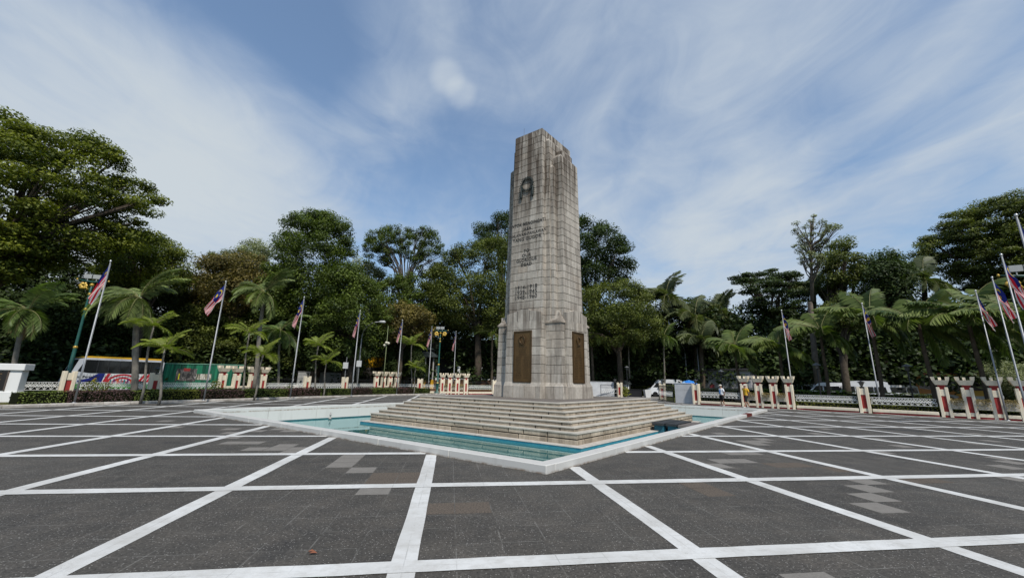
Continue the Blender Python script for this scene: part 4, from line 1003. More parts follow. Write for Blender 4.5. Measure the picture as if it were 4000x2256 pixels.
def tree_(name, label, outline, d, leaf='mid', trunk_x=None, clump=1.2, size=.30, dens=1.0, thick=None, nlimb=14, bark=None, flat=.6, seed=0, grp='trees around the square', trunk_r=.35, base_z=0.0, split=.45, limb_r=.10, excurrent=False):
    """tree whose crown fills a real volume: the outline traced in the 2576 px view gives its height and width at distance d"""
    rg = np.random.default_rng(seed+11)
    poly = [(x*Q, y*Q) for x, y in outline]; A = np.array(poly); lo, hi = A.min(0), A.max(0)
    mpp = d/FPX*1.12                       # metres per photo pixel there
    area = 0.5*abs(sum(A[i, 0]*A[(i+1) % len(A), 1]-A[(i+1) % len(A), 0]*A[i, 1] for i in range(len(A))))*mpp*mpp
    nc = int(max(10, area/(clump*clump*1.25)*1.75*dens))
    P = rg.uniform(lo, hi, (nc*8, 2)); P = P[inpoly(P, poly)]
    e = edist(P, poly)*mpp
    k = e > clump*.42; P, e = P[k][:nc], e[k][:nc]
    W = (hi[0]-lo[0])*mpp; thick = thick or min(W*.45, 7)
    th = thick*np.sqrt(np.clip(e/(min(W, (hi[1]-lo[1])*mpp)*.45), .02, 1))
    D = d+rg.uniform(-1, 1, len(P))*th
    C = pixd_np(P, D)
    r = clump*rg.uniform(.65, 1.25, len(P))*np.clip(e/clump+.35, .5, 1.0)
    per = int(max(12, 4.6*clump*clump*2.2/(size*size*.55)*.55))
    idx = np.repeat(np.arange(len(P)), per); n = len(idx)
    u = unit(rg.normal(size=(n, 3))); u[:, 2] = u[:, 2]*.9+.18
    rad = rg.random(n)**.38
    X = C[idx]+u*(rad*r[idx])[:, None]*np.array([1.08, 1.08, flat])
    tone = rg.normal(0, .13, len(P))[idx]
    v = np.clip(.36+.30*u[:, 2]*rad+tone*1.3+rg.normal(0, .17, n), 0, 1)  # leaf tone rises toward clump tops: overhead light put into the colour
    Nn = unit(u*.75+np.array([0, 0, .75])+rg.normal(0, .55, (n, 3)))
    bx = trunk_x*Q if trunk_x is not None else (lo[0]+hi[0])/2
    b = pixd(bx, 1480, d); bp = np.array([b.x, b.y, base_z])
    root = thing(name, label, 'tree', bp, 0, grp)
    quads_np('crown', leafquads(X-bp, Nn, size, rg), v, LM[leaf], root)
    # trunk and limbs
    top = C[:, 2].max()-base_z; zs = max(1.5, (C[:, 2].min()-base_z)*.9+.05*top) if split is None else top*split
    cc = C.mean(0)-bp; mb = MB()
    fork = Vector((cc[0]*.35, cc[1]*.35, zs))
    mb.tube([(0, 0, -.1), (rg.normal(0, .1), rg.normal(0, .1), zs*.35), tuple(fork.lerp(Vector((0, 0, zs)), .4)*1.0), tuple(fork)], [trunk_r*1.35, trunk_r, trunk_r*.85, trunk_r*.7], 9)
    if excurrent: mb.tube([tuple(fork), tuple(fork.lerp(Vector((cc[0], cc[1], top*.97)), .5)), (cc[0], cc[1], top*.97)], [trunk_r*.7, trunk_r*.42, .04], 8)
    sel = rg.permutation(len(C))[:nlimb]
    for s in sel:
        q = Vector(C[s]-bp); h_ = q-fork
        if h_.length < .8: continue
        md = fork+h_*.45+Vector((rg.normal(0, .3), rg.normal(0, .3), h_.length*.10)); st_ = fork+Vector((0, 0, -rg.uniform(0, .25)*zs))
        if excurrent: kf = max(0, (q.z-1.2-rg.uniform(0, 1.5)-fork.z)/(top-fork.z)); st_ = fork.lerp(Vector((cc[0], cc[1], top*.97)), min(kf, .9)); h_ = q-st_; md = st_+h_*.5+Vector((0, 0, -.12*h_.length))
        mb.tube([tuple(st_), tuple(st_.lerp(md, .5)+Vector((0, 0, .15))), tuple(md), tuple(q)], [trunk_r*(.22 if excurrent else .5), limb_r*1.5, limb_r, .025], 6, cap=False)
        for kk in range(2):
            q2 = q+Vector(rg.normal(0, clump*.4, 3)); mb.tube([tuple(md), tuple(md.lerp(q2, .6)), tuple(q2)], [limb_r*.7, limb_r*.4, .015], 5, cap=False)
    mb.build('trunk', bark or BARK, root, True); return root
T_ = tree
T_('rain_tree', 'huge spreading yellow green tree filling the left edge of the view', [(-120, 320), (0, 268), (60, 296), (110, 306), (160, 336), (182, 345), (215, 318), (250, 333), (285, 362), (310, 400), (330, 440), (352, 446), (392, 465), (427, 505), (425, 548), (395, 580), (402, 618), (340, 650), (290, 640), (250, 670), (200, 660), (150, 690), (100, 680), (60, 716), (-120, 720)], 48, 'yellowgreen', trunk_x=-150, clump=1.2, size=.27, dens=.62, thick=6, nlimb=40, flat=.5, seed=1, trunk_r=.55, split=.42, limb_r=.16)
T_('broadleaf_tree', 'yellow green tree leaning out below the huge tree at left', [(300, 570), (380, 585), (430, 605), (468, 635), (490, 672), (480, 720), (400, 740), (310, 730), (240, 690), (250, 620)], 58, 'yellowgreen', trunk_x=330, clump=1.1, size=.27, dens=1.0, seed=2)
T_('broadleaf_tree', 'dark shaded tree behind the leftmost palm', [(-120, 660), (60, 680), (160, 660), (330, 670), (420, 700), (455, 800), (430, 900), (300, 935), (0, 945), (-120, 940)], 62, 'dark', trunk_x=120, clump=1.5, size=.34, dens=.95, thick=3, seed=3)
T_('broadleaf_tree', 'rusty brown leaved tree on the skyline left of centre', [(462, 690), (485, 655), (520, 640), (560, 635), (610, 632), (660, 640), (700, 690), (690, 760), (600, 800), (470, 790)], 62, 'brown', clump=1.3, size=.34, dens=1.1, seed=4)
T_('broadleaf_tree', 'pale thin leaved tree behind the rusty tree', [(555, 645), (570, 622), (610, 610), (640, 604), (675, 606), (700, 650), (690, 700), (560, 700)], 72, 'pale', clump=1.3, size=.32, dens=.75, seed=5, bark=BARKG)
T_('conifer', 'small pointed conifer top on the skyline left of the rusty tree', [(519, 680), (526, 645), (535, 627), (545, 645), (553, 680)], 64, 'mid', clump=.8, size=.25, dens=1.5, seed=6, nlimb=3)
T_('broadleaf_tree', 'tallest round headed green tree left of the memorial', [(690, 650), (694, 610), (712, 565), (738, 532), (768, 518), (800, 526), (845, 538), (872, 556), (885, 612), (902, 650), (912, 740), (900, 800), (820, 840), (690, 820), (650, 720), (660, 665)], 56, 'mid', trunk_x=790, clump=1.25, size=.30, dens=1.5, seed=7, trunk_r=.5)
T_('broadleaf_tree', 'dark green tree with dense lobes below the tallest tree', [(800, 700), (830, 668), (880, 655), (925, 690), (965, 730), (985, 800), (975, 870), (900, 900), (810, 890), (785, 800)], 50, 'mid', trunk_x=880, clump=1.15, size=.30, dens=1.3, seed=8, thick=5)
T_('open_crown_tree', 'open crowned tree with pale forked branches and sky between them', [(912, 610), (935, 576), (985, 562), (1035, 574), (1080, 566), (1112, 594), (1128, 640), (1115, 665), (1085, 650), (1060, 690), (1030, 660), (1000, 640), (970, 690), (945, 655), (918, 665)], 60, 'mid', trunk_x=1010, clump=.72, size=.25, dens=1.0, seed=9, nlimb=34, split=.62, bark=BARKD, trunk_r=.20, limb_r=.06, thick=3.5)
T_('broadleaf_tree', 'ochre green bushy tree in front of the yellow shed', [(945, 815), (962, 776), (1005, 752), (1058, 764), (1090, 798), (1095, 840), (1040, 868), (970, 862)], 52, 'brown', trunk_x=1000, clump=1.0, size=.32, dens=1.5, seed=10, split=.6)
T_('broadleaf_tree', 'olive green tree on the skyline just left of the memorial', [(1058, 700), (1098, 662), (1150, 612), (1195, 604), (1230, 592), (1290, 585), (1300, 850), (1190, 850), (1110, 820), (1066, 760)], 58, 'olive', trunk_x=1200, clump=1.35, size=.31, dens=1.3, seed=11, trunk_r=.5)
T_('broadleaf_tree', 'dark tall tree top touching the left side of the memorial', [(1188, 640), (1190, 570), (1215, 545), (1258, 530), (1285, 522), (1330, 540), (1330, 660), (1230, 650)], 66, 'dark', trunk_x=1260, clump=1.4, size=.34, dens=1.2, seed=12)
T_('broadleaf_tree', 'dark tall tree with ragged edge right of the memorial', [(1420, 535), (1470, 536), (1500, 548), (1535, 558), (1562, 592), (1592, 622), (1605, 665), (1592, 700), (1560, 722), (1470, 745), (1410, 740)], 60, 'dark', trunk_x=1490, clump=1.3, size=.36, dens=1.25, seed=13, trunk_r=.5)
T_('broadleaf_tree', 'olive tree below the ragged dark tree right of the memorial', [(1440, 720), (1530, 700), (1600, 705), (1640, 750), (1665, 820), (1640, 880), (1470, 880), (1430, 800)], 54, 'olive', trunk_x=1560, clump=1.15, size=.29, dens=1.3, seed=14)
T_('tiered_tree', 'dark tree with flat layered branches right of centre', [(1836, 696), (1870, 682), (1905, 676), (1950, 670), (2000, 678), (2030, 700), (2040, 760), (2010, 800), (1860, 795), (1868, 750), (1845, 720)], 66, 'dark', trunk_x=1950, clump=1.25, size=.34, dens=1.0, flat=.25, seed=15, nlimb=24, split=.5)
T_('bare_tree', 'tall gaunt tree with a pale trunk and sparse leaves', [(1985, 575), (2000, 552), (2038, 535), (2060, 545), (2090, 556), (2122, 566), (2090, 598), (2068, 625), (2080, 660), (2050, 690), (2010, 660), (1988, 640), (2000, 600)], 56, 'pale', trunk_x=2058, clump=.50, size=.20, dens=.26, seed=16, nlimb=44, split=.52, bark=BARKD, trunk_r=.30, limb_r=.05, thick=2.5, excurrent=True)
T_('broadleaf_tree', 'thin leaved tree right behind the gaunt tree', [(2066, 650), (2085, 608), (2130, 596), (2180, 622), (2185, 690), (2130, 740), (2070, 740)], 64, 'olive', trunk_x=2120, clump=1.15, size=.30, dens=.85, seed=17, nlimb=24)
T_('broadleaf_tree', 'rounded dark green tree between the gaunt tree and the giant tree', [(2155, 690), (2180, 645), (2230, 628), (2275, 655), (2310, 690), (2320, 770), (2240, 790), (2150, 780)], 64, 'dark', trunk_x=2230, clump=1.35, size=.34, dens=1.15, seed=18)
T_('rain_tree', 'giant spreading dark tree at the right edge of the view', [(2300, 640), (2318, 590), (2360, 548), (2420, 518), (2485, 498), (2540, 482), (2600, 476), (2760, 470), (2760, 770), (2560, 770), (2450, 748), (2390, 705), (2330, 690)], 72, 'olive', trunk_x=2560, clump=1.2, size=.28, dens=.78, thick=6, nlimb=34, flat=.42, seed=19, trunk_r=.55, limb_r=.14)
T_('shrub_tree', 'grey green bushy tree behind the middle right flagpole', [(2068, 800), (2078, 760), (2110, 740), (2155, 748), (2178, 790), (2170, 830), (2090, 840)], 54, 'olive', clump=.95, size=.28, dens=1.3, seed=20)
T_('shrub', 'pale silvery shrub at the right edge behind the fence', [(2480, 930), (2500, 915), (2560, 918), (2640, 925), (2660, 1000), (2540, 1010), (2490, 985)], 47, 'pale', clump=.6, size=.14, dens=1.6, seed=21, nlimb=5, trunk_r=.08, split=.4)
T_('broadleaf_tree', 'green mass of shrubs below the rusty tree at left', [(430, 780), (520, 745), (640, 770), (720, 790), (740, 880), (680, 930), (440, 935), (400, 860)], 64, 'olive', clump=1.1, size=.30, dens=1.2, seed=22)
for o_, d_, lf_, sd_, lb_ in (([(590, 790), (620, 720), (690, 700), (750, 720), (775, 800), (760, 900), (610, 900)], 61, 'mid', 60, 'bushy green tree under the tallest tree, behind the tall royal palm'),
        ([(945, 720), (985, 690), (1040, 684), (1085, 720), (1100, 790), (1080, 880), (950, 880)], 57, 'mid', 61, 'green tree filling the view below the open crowned tree'),
        ([(872, 650), (905, 640), (945, 662), (975, 690), (970, 750), (890, 750)], 63, 'pale', 68, 'pale thin tree squeezed between the tallest tree and the open crowned tree'),
        ([(1040, 740), (1062, 680), (1100, 648), (1130, 660), (1130, 760), (1060, 790)], 61, 'olive', 69, 'small olive tree filling the gap right of the open crowned tree'),
        ([(1080, 800), (1130, 760), (1200, 770), (1290, 760), (1300, 930), (1180, 935), (1100, 900)], 63, 'dark', 62, 'dark shaded tree behind the coconut palm left of the memorial'),
        ([(1450, 790), (1540, 760), (1640, 790), (1680, 860), (1660, 940), (1450, 945)], 61, 'dark', 63, 'dark low tree behind the two manila palms at the gateway'),
        ([(1650, 770), (1720, 745), (1800, 760), (1850, 800), (1860, 940), (1650, 945)], 68, 'dark', 64, 'dark low tree behind the oil palms and the kiosk'),
        ([(770, 860), (820, 800), (900, 790), (960, 830), (950, 930), (780, 935)], 51, 'dark', 65, 'dark green bush behind the slatted white wall'),
        ([(420, 700), (470, 690), (540, 700), (600, 740), (600, 840), (430, 850)], 66, 'olive', 66, 'olive green tree between the large royal palm and the rusty tree'),
        ([(1900, 800), (1990, 770), (2080, 790), (2200, 780), (2320, 790), (2330, 900), (1900, 920)], 66, 'dark', 67, 'long dark thicket behind the coconut palms at right')):
    T_('broadleaf_tree', lb_, o_, d_, lf_, clump=1.1, size=.30, dens=1.15, seed=sd_, thick=3)
for k, (x, y0, y1, d, lb) in enumerate(((985, 865, 945, 53, 'dark pointed conifer left of the areca by the yellow shed'), (1050, 870, 950, 52, 'dark pointed conifer right of the areca by the yellow shed'), (1015, 850, 945, 54, 'dark pointed conifer behind the areca by the yellow shed'))):
    T_('conifer', lb, [(x-24, y1), (x-18, (y0+y1)/2), (x, y0), (x+18, (y0+y1)/2), (x+24, y1)], d, 'dark', clump=.6, size=.20, dens=2.2, seed=30+k, nlimb=3, trunk_r=.12, flat=1.0)
# the woodland behind: one dense mass on a rising slope
def woodland():
    rg = np.random.default_rng(99); Cs = []; lim = [(0, 760), (450, 800), (700, 740), (900, 740), (1200, 720), (1500, 740), (1650, 735), (1800, 755), (1900, 770), (2100, 760), (2300, 750), (2576, 740)]
    xs, ys = zip(*lim); n = 3000
    px = rg.uniform(-250, 2830, n); top = np.interp(px, xs, ys)+rg.normal(0, 9, n); py = top+14+(948-top)*rg.random(n)**.9
    D = rg.uniform(63, 74, n)-(py-740)*.03
    C = pixd_np(np.stack([px*Q, py*Q], 1), D); k = C[:, 2] > .3; C = C[k]; per = 44; idx = np.repeat(np.arange(len(C)), per); m_ = len(idx)
    u = unit(rg.normal(size=(m_, 3))); X = C[idx]+u*(rg.random(m_)**.4*1.75)[:, None]*np.array([1.1, 1.1, .75])
    v = np.clip(.25+.3*u[:, 2]+rg.normal(0, .12, len(C))[idx]+rg.normal(0, .14, m_), 0, 1)  # upper leaves of each clump coloured lighter, as if lit from above
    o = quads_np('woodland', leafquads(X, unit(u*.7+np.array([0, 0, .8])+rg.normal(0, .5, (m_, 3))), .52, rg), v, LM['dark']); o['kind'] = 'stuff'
def understorey(name, segs, leaf, seed, size=.30):
    rg = np.random.default_rng(seed); Cs = []
    for x0, x1, ya, yb, d0, d1, n in segs:
        px = rg.uniform(x0, x1, n); top = ya+18*np.sin(px*.045)+9*np.sin(px*.13+1); py = top+(yb-top)*rg.random(n); Cs.append(pixd_np(np.stack([px*Q, py*Q], 1), rg.uniform(d0, d1, n)))
    C = np.concatenate(Cs); C = C[C[:, 2] > -.2]; per = 70; idx = np.repeat(np.arange(len(C)), per); m_ = len(idx)
    u = unit(rg.normal(size=(m_, 3))); X = C[idx]+u*(rg.random(m_)**.4*1.05)[:, None]*np.array([1.1, 1.1, .8])
    v = np.clip(.32+.3*u[:, 2]+rg.normal(0, .16, len(C))[idx]+rg.normal(0, .15, m_), 0, 1)  # light from above painted in: higher leaves of a clump are paler
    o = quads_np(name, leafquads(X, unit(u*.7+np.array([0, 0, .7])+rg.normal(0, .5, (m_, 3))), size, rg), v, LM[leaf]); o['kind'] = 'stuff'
woodland()
understorey('understorey_shrubs', [(-60, 430, 800, 930, 63, 66, 260), (380, 690, 800, 920, 59, 63, 330), (690, 890, 830, 930, 57, 61, 200)], 'olive', 301)
understorey('shaded_understorey', [(1455, 1760, 800, 950, 64, 67, 260), (1840, 2600, 800, 930, 66, 69, 420), (1080, 1290, 830, 905, 68, 71, 140)], 'dark', 302)
# hillside carrying the wood
t = MT('hillside earth'); t.set(.95, .05); n = t.noise(.3, 5, .7); t.base(t.mix(n, (.008, .012, .005), (.022, .024, .010))); mb = MB(); gx = 48
hz_ = lambda a, q: [0, 3.5, 7, 9][q]
rings = [(74, 0), (79, 7), (90, 10.5), (140, 12)]
for i in range(gx):
    a0, a1 = R(-75+150*i/gx), R(-75+150*(i+1)/gx)
    for (r0, z0), (r1, z1) in zip(rings[:-1], rings[1:]): mb.poly([(r0*math.sin(a0), r0*math.cos(a0), z0-.05), (r0*math.sin(a1), r0*math.cos(a1), z0-.05), (r1*math.sin(a1), r1*math.cos(a1), z1), (r1*math.sin(a0), r1*math.cos(a0), z1)][::-1])
mb.build('hillside', t.m, smooth=True)['kind'] = 'structure'

# ------------------------------------------------------------------ palms
PM = {'royal': leafmat('palm royal', (.018, .030, .008), (.105, .130, .040), .35, .4), 'areca': leafmat('palm areca', (.045, .065, .008), (.13, .15, .026), .4, .3), 'coco': leafmat('palm coconut', (.022, .040, .010), (.085, .105, .027), .4, .3),
      'dark': leafmat('palm dark', (.012, .020, .008), (.075, .085, .036), .3, .35), 'dry': leafmat('palm dry frond', (.06, .042, .02), (.20, .145, .075), .3, .2), 'manila': leafmat('palm manila', (.016, .032, .008), (.085, .115, .03), .35, .4)}
TRK = plain('palm trunk grey', (.215, .195, .165), .9, .15, var=.5, scale=3.5, bump=.5); TRKB = plain('palm trunk brown', (.105, .082, .06), .95, .1, var=.5, scale=4, bump=.5); RACH = plain('palm rachis', (.16, .155, .055), .6, .3, var=.3)
def palm(label, crown, base, kind='coco', nf=16, L_=3.0, droop=1.6, ll=.55, lw=.055, nl=34, el=(-25, 75), trunk=None, r0=.14, seed=0, shaft=None, dry=0, grp='palms around the square', hang=.55, nm='palm_tree', vee=.25):
    """crown and base are world points; pinnate fronds with real leaflets"""
    rg = np.random.default_rng(500+seed); crown = Vector(crown); base = Vector(base)
    root = thing(nm, label, 'palm', base, 0, grp); cr_ = crown-base
    mb = MB(); pts = [Vector((0, 0, -.1)).lerp(cr_, k/6)+Vector((math.sin(k*1.1)*.05, math.cos(k*.9)*.04, 0))*(0 if k in (0, 6) else 1) for k in range(7)]
    mb.tube(pts, [r0*1.25, r0*1.05, r0, r0*.98, r0*.92, r0*.85, r0*.7], 10); mb.build('trunk', trunk or TRK, root, True)
    if shaft: mb = MB(); d = cr_.normalized(); mb.tube([cr_-d*shaft, cr_-d*shaft*.5, cr_, cr_+d*.2], [r0*.8, r0*.9, r0*.6, r0*.2], 9); mb.build('crown_shaft', plain('crown shaft green', (.09, .13, .04), .5, .4, var=.3), root, True)
    for pas, cnt, kd in ((0, nf, kind), (1, dry, 'dry')):
        if not cnt: continue
        Qd = []; vals = []; rc = MB()
        for i in range(cnt):
            az = 2*math.pi*(i*.381966+.05*rg.normal()); e = R(el[0]+(el[1]-el[0])*(((i*.618) % 1.0))) if pas == 0 else R(rg.uniform(-75, -45))
            Lf = L_*rg.uniform(.82, 1.1)*(1 if pas == 0 else .7); dr = droop*rg.uniform(.8, 1.2)*(1-.35*max(0, e)/R(90)); ns = 10; P = [Vector(cr_)]; th = e; H = Vector((math.cos(az), math.sin(az), 0)); tw = rg.normal(0, .35)
            tang = []
            for s in range(ns):
                tv = H*math.cos(th)+Vector((0, 0, math.sin(th))); P.append(P[-1]+tv*(Lf/ns)); tang.append(tv); th -= dr/ns*(.5+1.0*s/ns)
                th = max(th, R(-88))
            tang.append(tang[-1]); rc.tube([tuple(p) for p in P], [.034*(1-.88*k/ns)*max(.6, L_/3) for k in range(ns+1)], 4, cap=False)
            side = Vector((-H.y, H.x, 0)); tone = rg.normal(.42, .16)
            for k in range(nl):
                f = .12+.88*(k+.5)/nl; s = min(int(f*ns), ns-1); fr_ = f*ns-s; p = P[s].lerp(P[s+1], fr_); tv = tang[s]; upv = side.cross(tv).normalized(); upv = upv if upv.z > -.2 else -upv
                prof = math.sin(math.pi*min(1, .16+f*.80))**.6*(1 if f < .9 else .72)
                for sg in (-1, 1):
                    sd_ = (side*math.cos(tw)+upv*math.sin(tw))*sg
                    dv = (sd_*.85+tv*(.42+.5*f)+upv*vee+Vector((0, 0, -hang*rg.uniform(.6, 1.4)))).normalized(); l_ = ll*prof*rg.uniform(.85, 1.1)
                    q = p+dv*l_+Vector((0, 0, -.10*l_*hang)); wv = (tv*.8+upv*.3).normalized()*(lw*.5); m1 = p.lerp(q, .45)+Vector((0, 0, .05*l_))
                    Qd.append([p, m1-wv, q, m1+wv]); vals.append(np.clip(tone+rg.normal(0, .13)+.15*f, 0, 1))
        fr = quads_np('fronds' if pas == 0 else 'dry_fronds', np.array([[tuple(v) for v in q] for q in Qd]), vals, PM[kd], root)
        rc.build('midribs', RACH if pas == 0 else TRKB, fr, False)
    return root
def pp(label, cxp, cyp, bxp, byp, d=None, **k):
    """palm from the photo place of its crown heart and foot (4000 px); d overrides the distance"""
    if d is None: b = pix(bxp, byp, .1 if bxp < 1700 else 0); d = math.hypot(b.x, b.y)
    else: b = pixd(bxp, byp, d); b.z = 0
    c = pixd(cxp, cyp, d); return palm(label, c, (b.x, b.y, .08 if bxp < 1700 else -.03), **k)
pp('curving palm with a brown seed skirt behind the white sign block', 111, 1208, 56, 1440, d=37, kind='manila', nf=22, L_=2.35, droop=1.7, ll=.62, lw=.085, seed=1, r0=.12, dry=3, trunk=TRK)
pp('large royal palm with mottled grey trunk in front of the coach', 545, 1160, 529, 1520, d=33, kind='royal', nf=24, L_=2.75, droop=1.7, ll=.72, lw=.075, nl=46, seed=2, el=(-35, 82), r0=.16, shaft=.9)
pp('tall royal palm with grey trunk behind the first castellated row', 1035, 1140, 992, 1520, d=40, kind='royal', nf=24, L_=2.95, droop=1.7, ll=.75, lw=.08, nl=46, seed=3, el=(-35, 82), r0=.16, shaft=.9)
ar = dict(kind='areca', nf=11, L_=1.5, droop=1.5, ll=.52, lw=.11, nl=15, el=(5, 78), r0=.06, hang=.35, trunk=TRK)
pp('slender yellow green areca palm beside the large royal palm', 600, 1275, 560, 1520, d=31, seed=4, **ar)
pp('slender areca palm right of the lantern pillar at left', 645, 1360, 630, 1530, d=29.5, seed=5, **ar)
pp('taller areca palm at the left of the first castellated row', 975, 1300, 948, 1520, d=35, seed=6, **{**ar, 'L_': 1.7})
pp('shorter areca palm in front of the first castellated row', 1028, 1385, 996, 1530, d=33.5, seed=7, **ar)
pp('areca palm with yellow fronds left of the slatted wall pillar', 1243, 1350, 1228, 1520, d=38, seed=8, **{**ar, 'L_': 1.8, 'nf': 12})
pp('small areca palm in front of the slatted wall', 1276, 1412, 1266, 1520, d=37.5, seed=9, **ar)
pp('bushy areca palm between the tight castellated row and the yellow shed', 1608, 1345, 1610, 1500, d=46, seed=10, **{**ar, 'L_': 2.1, 'nf': 13})
pp('tiny areca palm beside the broad pillar left of the lamp post', 1624, 1435, 1618, 1500, d=45, seed=11, **{**ar, 'L_': 1.3})
mn = dict(kind='manila', nf=22, L_=3.2, droop=2.2, ll=.75, lw=.11, nl=36, r0=.11, el=(-20, 70))
pp('manila palm with drooping crown right of the tall royal palm', 1097, 1290, 1086, 1515, d=46, seed=12, **mn)
pp('manila palm behind the fourth flagpole from the left', 1398, 1335, 1395, 1500, d=50, seed=13, **mn)
pp('coconut palm partly hidden by the left side of the memorial', 1925, 1300, 1919, 1500, d=56, kind='coco', nf=15, L_=4.0, droop=1.5, ll=.75, lw=.09, seed=14, r0=.17, trunk=TRKB)
pp('coconut palm partly hidden by the right side of the memorial', 2312, 1305, 2316, 1510, d=54, kind='coco', nf=16, L_=4.2, droop=1.5, ll=.75, lw=.09, seed=15, r0=.17, trunk=TRKB)
pp('manila palm standing left of the open gateway', 2456, 1325, 2456, 1500, d=57, seed=16, **{**mn, 'L_': 3.5})
pp('manila palm standing behind the white van at the gateway', 2593, 1312, 2593, 1500, d=57, seed=17, **{**mn, 'L_': 3.5})
dk = dict(kind='dark', nf=30, L_=5.6, droop=1.7, ll=1.3, lw=.24, nl=48, r0=.3, trunk=TRKB, el=(-30, 80))
pp('dark oil palm with upright fronds on the skyline right of the memorial', 2600, 1160, 2600, 1480, d=64, seed=18, **dk)
pp('oil palm with many dead brown fronds right of the dark oil palm', 2715, 1235, 2715, 1480, d=62, seed=19, **{**dk, 'dry': 9, 'nf': 16})
pp('dark oil palm low behind the white kiosk', 2810, 1215, 2810, 1480, d=66, seed=20, **{**dk, 'L_': 4.6})
pp('small dark palm low behind the manila palms', 2740, 1320, 2740, 1490, d=58, seed=27, **{**dk, 'L_': 3.2})
pp('distant palm beside the trunk of the gaunt tree', 3180, 1125, 3180, 1480, d=68, seed=21, **{**dk, 'L_': 3.6})
pp('distant palm between the dark rounded tree and the giant tree', 3610, 1090, 3610, 1480, d=66, seed=22, **{**dk, 'L_': 4.4, 'nf': 14})
co = dict(kind='coco', nf=15, droop=1.5, ll=1.0, lw=.17, nl=46, r0=.13, trunk=TRKB, el=(-32, 78), hang=.75, vee=.1)
for k, (cx_, cy_, bx_, L0, lb) in enumerate(((2871, 1350, 2888, 2.9, 'coconut palm behind the man in white'), (3044, 1345, 3058, 3.0, 'coconut palm behind the first right flagpole'), (3205, 1290, 3232, 3.3, 'coconut palm in front of the gaunt tree trunk'), (3400, 1235, 3440, 3.6, 'coconut palm with a long arching frond above the lone pillar'), (3586, 1255, 3645, 3.5, 'coconut palm with yellow frond bases left of the orange coach'), (3779, 1240, 3850, 3.7, 'coconut palm with a tall upright frond above the right edge pillars'), (4015, 1250, 4085, 3.7, 'coconut palm cut by the right edge of the view'))):
    pp(lb, cx_, cy_, bx_, 1520, d=42.5-k*.6, seed=40+k, grp='coconut palms along the right fence', **{**co, 'L_': L0*1.0})
# ------------------------------------------------------------------ flagpoles
POLE = plain('flagpole steel', (.27, .275, .285), .45, .5, .5, var=.2, scale=2)
FIN = plain('pole finial', (.55, .55, .54), .3, .5, .5)
t = MT('striped flag cloth'); t.set(.75, .2)
su = t.new('ShaderNodeSeparateXYZ'); t.link(t.co('UV'), su.inputs[0]); U, V_ = su.outputs[0], su.outputs[1]
stripe = t.math('GREATER_THAN', t.math('FRACT', t.math('MULTIPLY', V_, 7.0)), .5)
col = t.mix(stripe, (.66, .64, .62), (.56, .025, .045))
canton = t.math('MULTIPLY', t.math('LESS_THAN', U, .5), t.math('GREATER_THAN', V_, 6/14))
col = t.mix(canton, col, (.016, .028, .19))
def disc(cx_, cy_, r_):
    a = t.math('MULTIPLY', t.math('SUBTRACT', U, cx_), 2.0); b = t.math('SUBTRACT', V_, cy_)
    return t.math('LESS_THAN', t.math('ADD', t.math('MULTIPLY', a, a), t.math('MULTIPLY', b, b)), r_*r_)
cres = t.math('MULTIPLY', disc(.20, .715, .20), t.math('SUBTRACT', 1.0, disc(.235, .715, .165)))
star = disc(.34, .715, .115)
col = t.mix(t.math('MULTIPLY', t.math('MAXIMUM', cres, star), canton), col, (.62, .44, .03)); t.base(col)
tr_ = t.new('ShaderNodeBsdfTranslucent'); t.link(col, tr_.inputs[0]); mm = t.new('ShaderNodeMixShader'); mm.inputs[0].default_value = .25
t.link(t.p.outputs[0], mm.inputs[1]); t.link(tr_.outputs[0], mm.inputs[2]); t.link(mm.outputs[0], t.out.inputs[0]); FLAGM = t.m
def flag_mesh(parent, ztop, dirx, spread, seed, hoist=.95, fly=1.75):
    """cloth hanging down from its hoist, gathered in folds; spread 0 limp .. 1 blown out"""
    rg = np.random.default_rng(900+seed); mb = MB(); mb.uv = []; nu, nv = 26, 16; ph = rg.uniform(0, 6); G_ = []
    th = R(8+42*spread); dx = Vector((math.cos(dirx), math.sin(dirx), 0)); nx = Vector((-dx.y, dx.x, 0))
    for iu in range(nu+1):
        u = iu/nu; row = []
        for iv in range(nv+1):
            v = iv/nv; sag = 1-(1-v)*.0
            hz = ztop-(1-v)*hoist; drop = fly*u
            gather = 1-(1-spread)*.62*min(1, u*2.2)
            zz = hz*1.0; zc_ = ztop-hoist*.5
            off = (v-.5)*hoist
            p = Vector((0, 0, 0)); 
            ang = th*min(1, u*3+.25)
            p += dx*(drop*math.sin(ang)) + Vector((0, 0, ztop-hoist*.5-drop*math.cos(ang)*(1-.12*spread)))
            perp = Vector((0, 0, 1))*(math.cos(math.pi/2*min(1, u*1.5)*(.62-.55*spread))) + dx*(-math.sin(math.pi/2*min(1, u*1.5)*(.62-.55*spread)))*-1*(.55+.4*spread)
            p += perp*off*gather
            fold = math.sin(v*7.5+ph+u*2.2)*.11*(1-spread*.45)*min(1, u*3)+.05*math.sin(v*13+ph*2-u*5)*min(1, u*3)
            p += nx*fold + dx*.045
            row.append(p)
        G_.append(row)
    for iu in range(nu):
        for iv in range(nv):
            mb.poly([G_[iu][iv], G_[iu+1][iv], G_[iu+1][iv+1], G_[iu][iv+1]]); mb.uv += [(iu/nu, iv/nv), ((iu+1)/nu, iv/nv), ((iu+1)/nu, (iv+1)/nv), (iu/nu, (iv+1)/nv)]
    return mb.build('flag', FLAGM, parent, True)
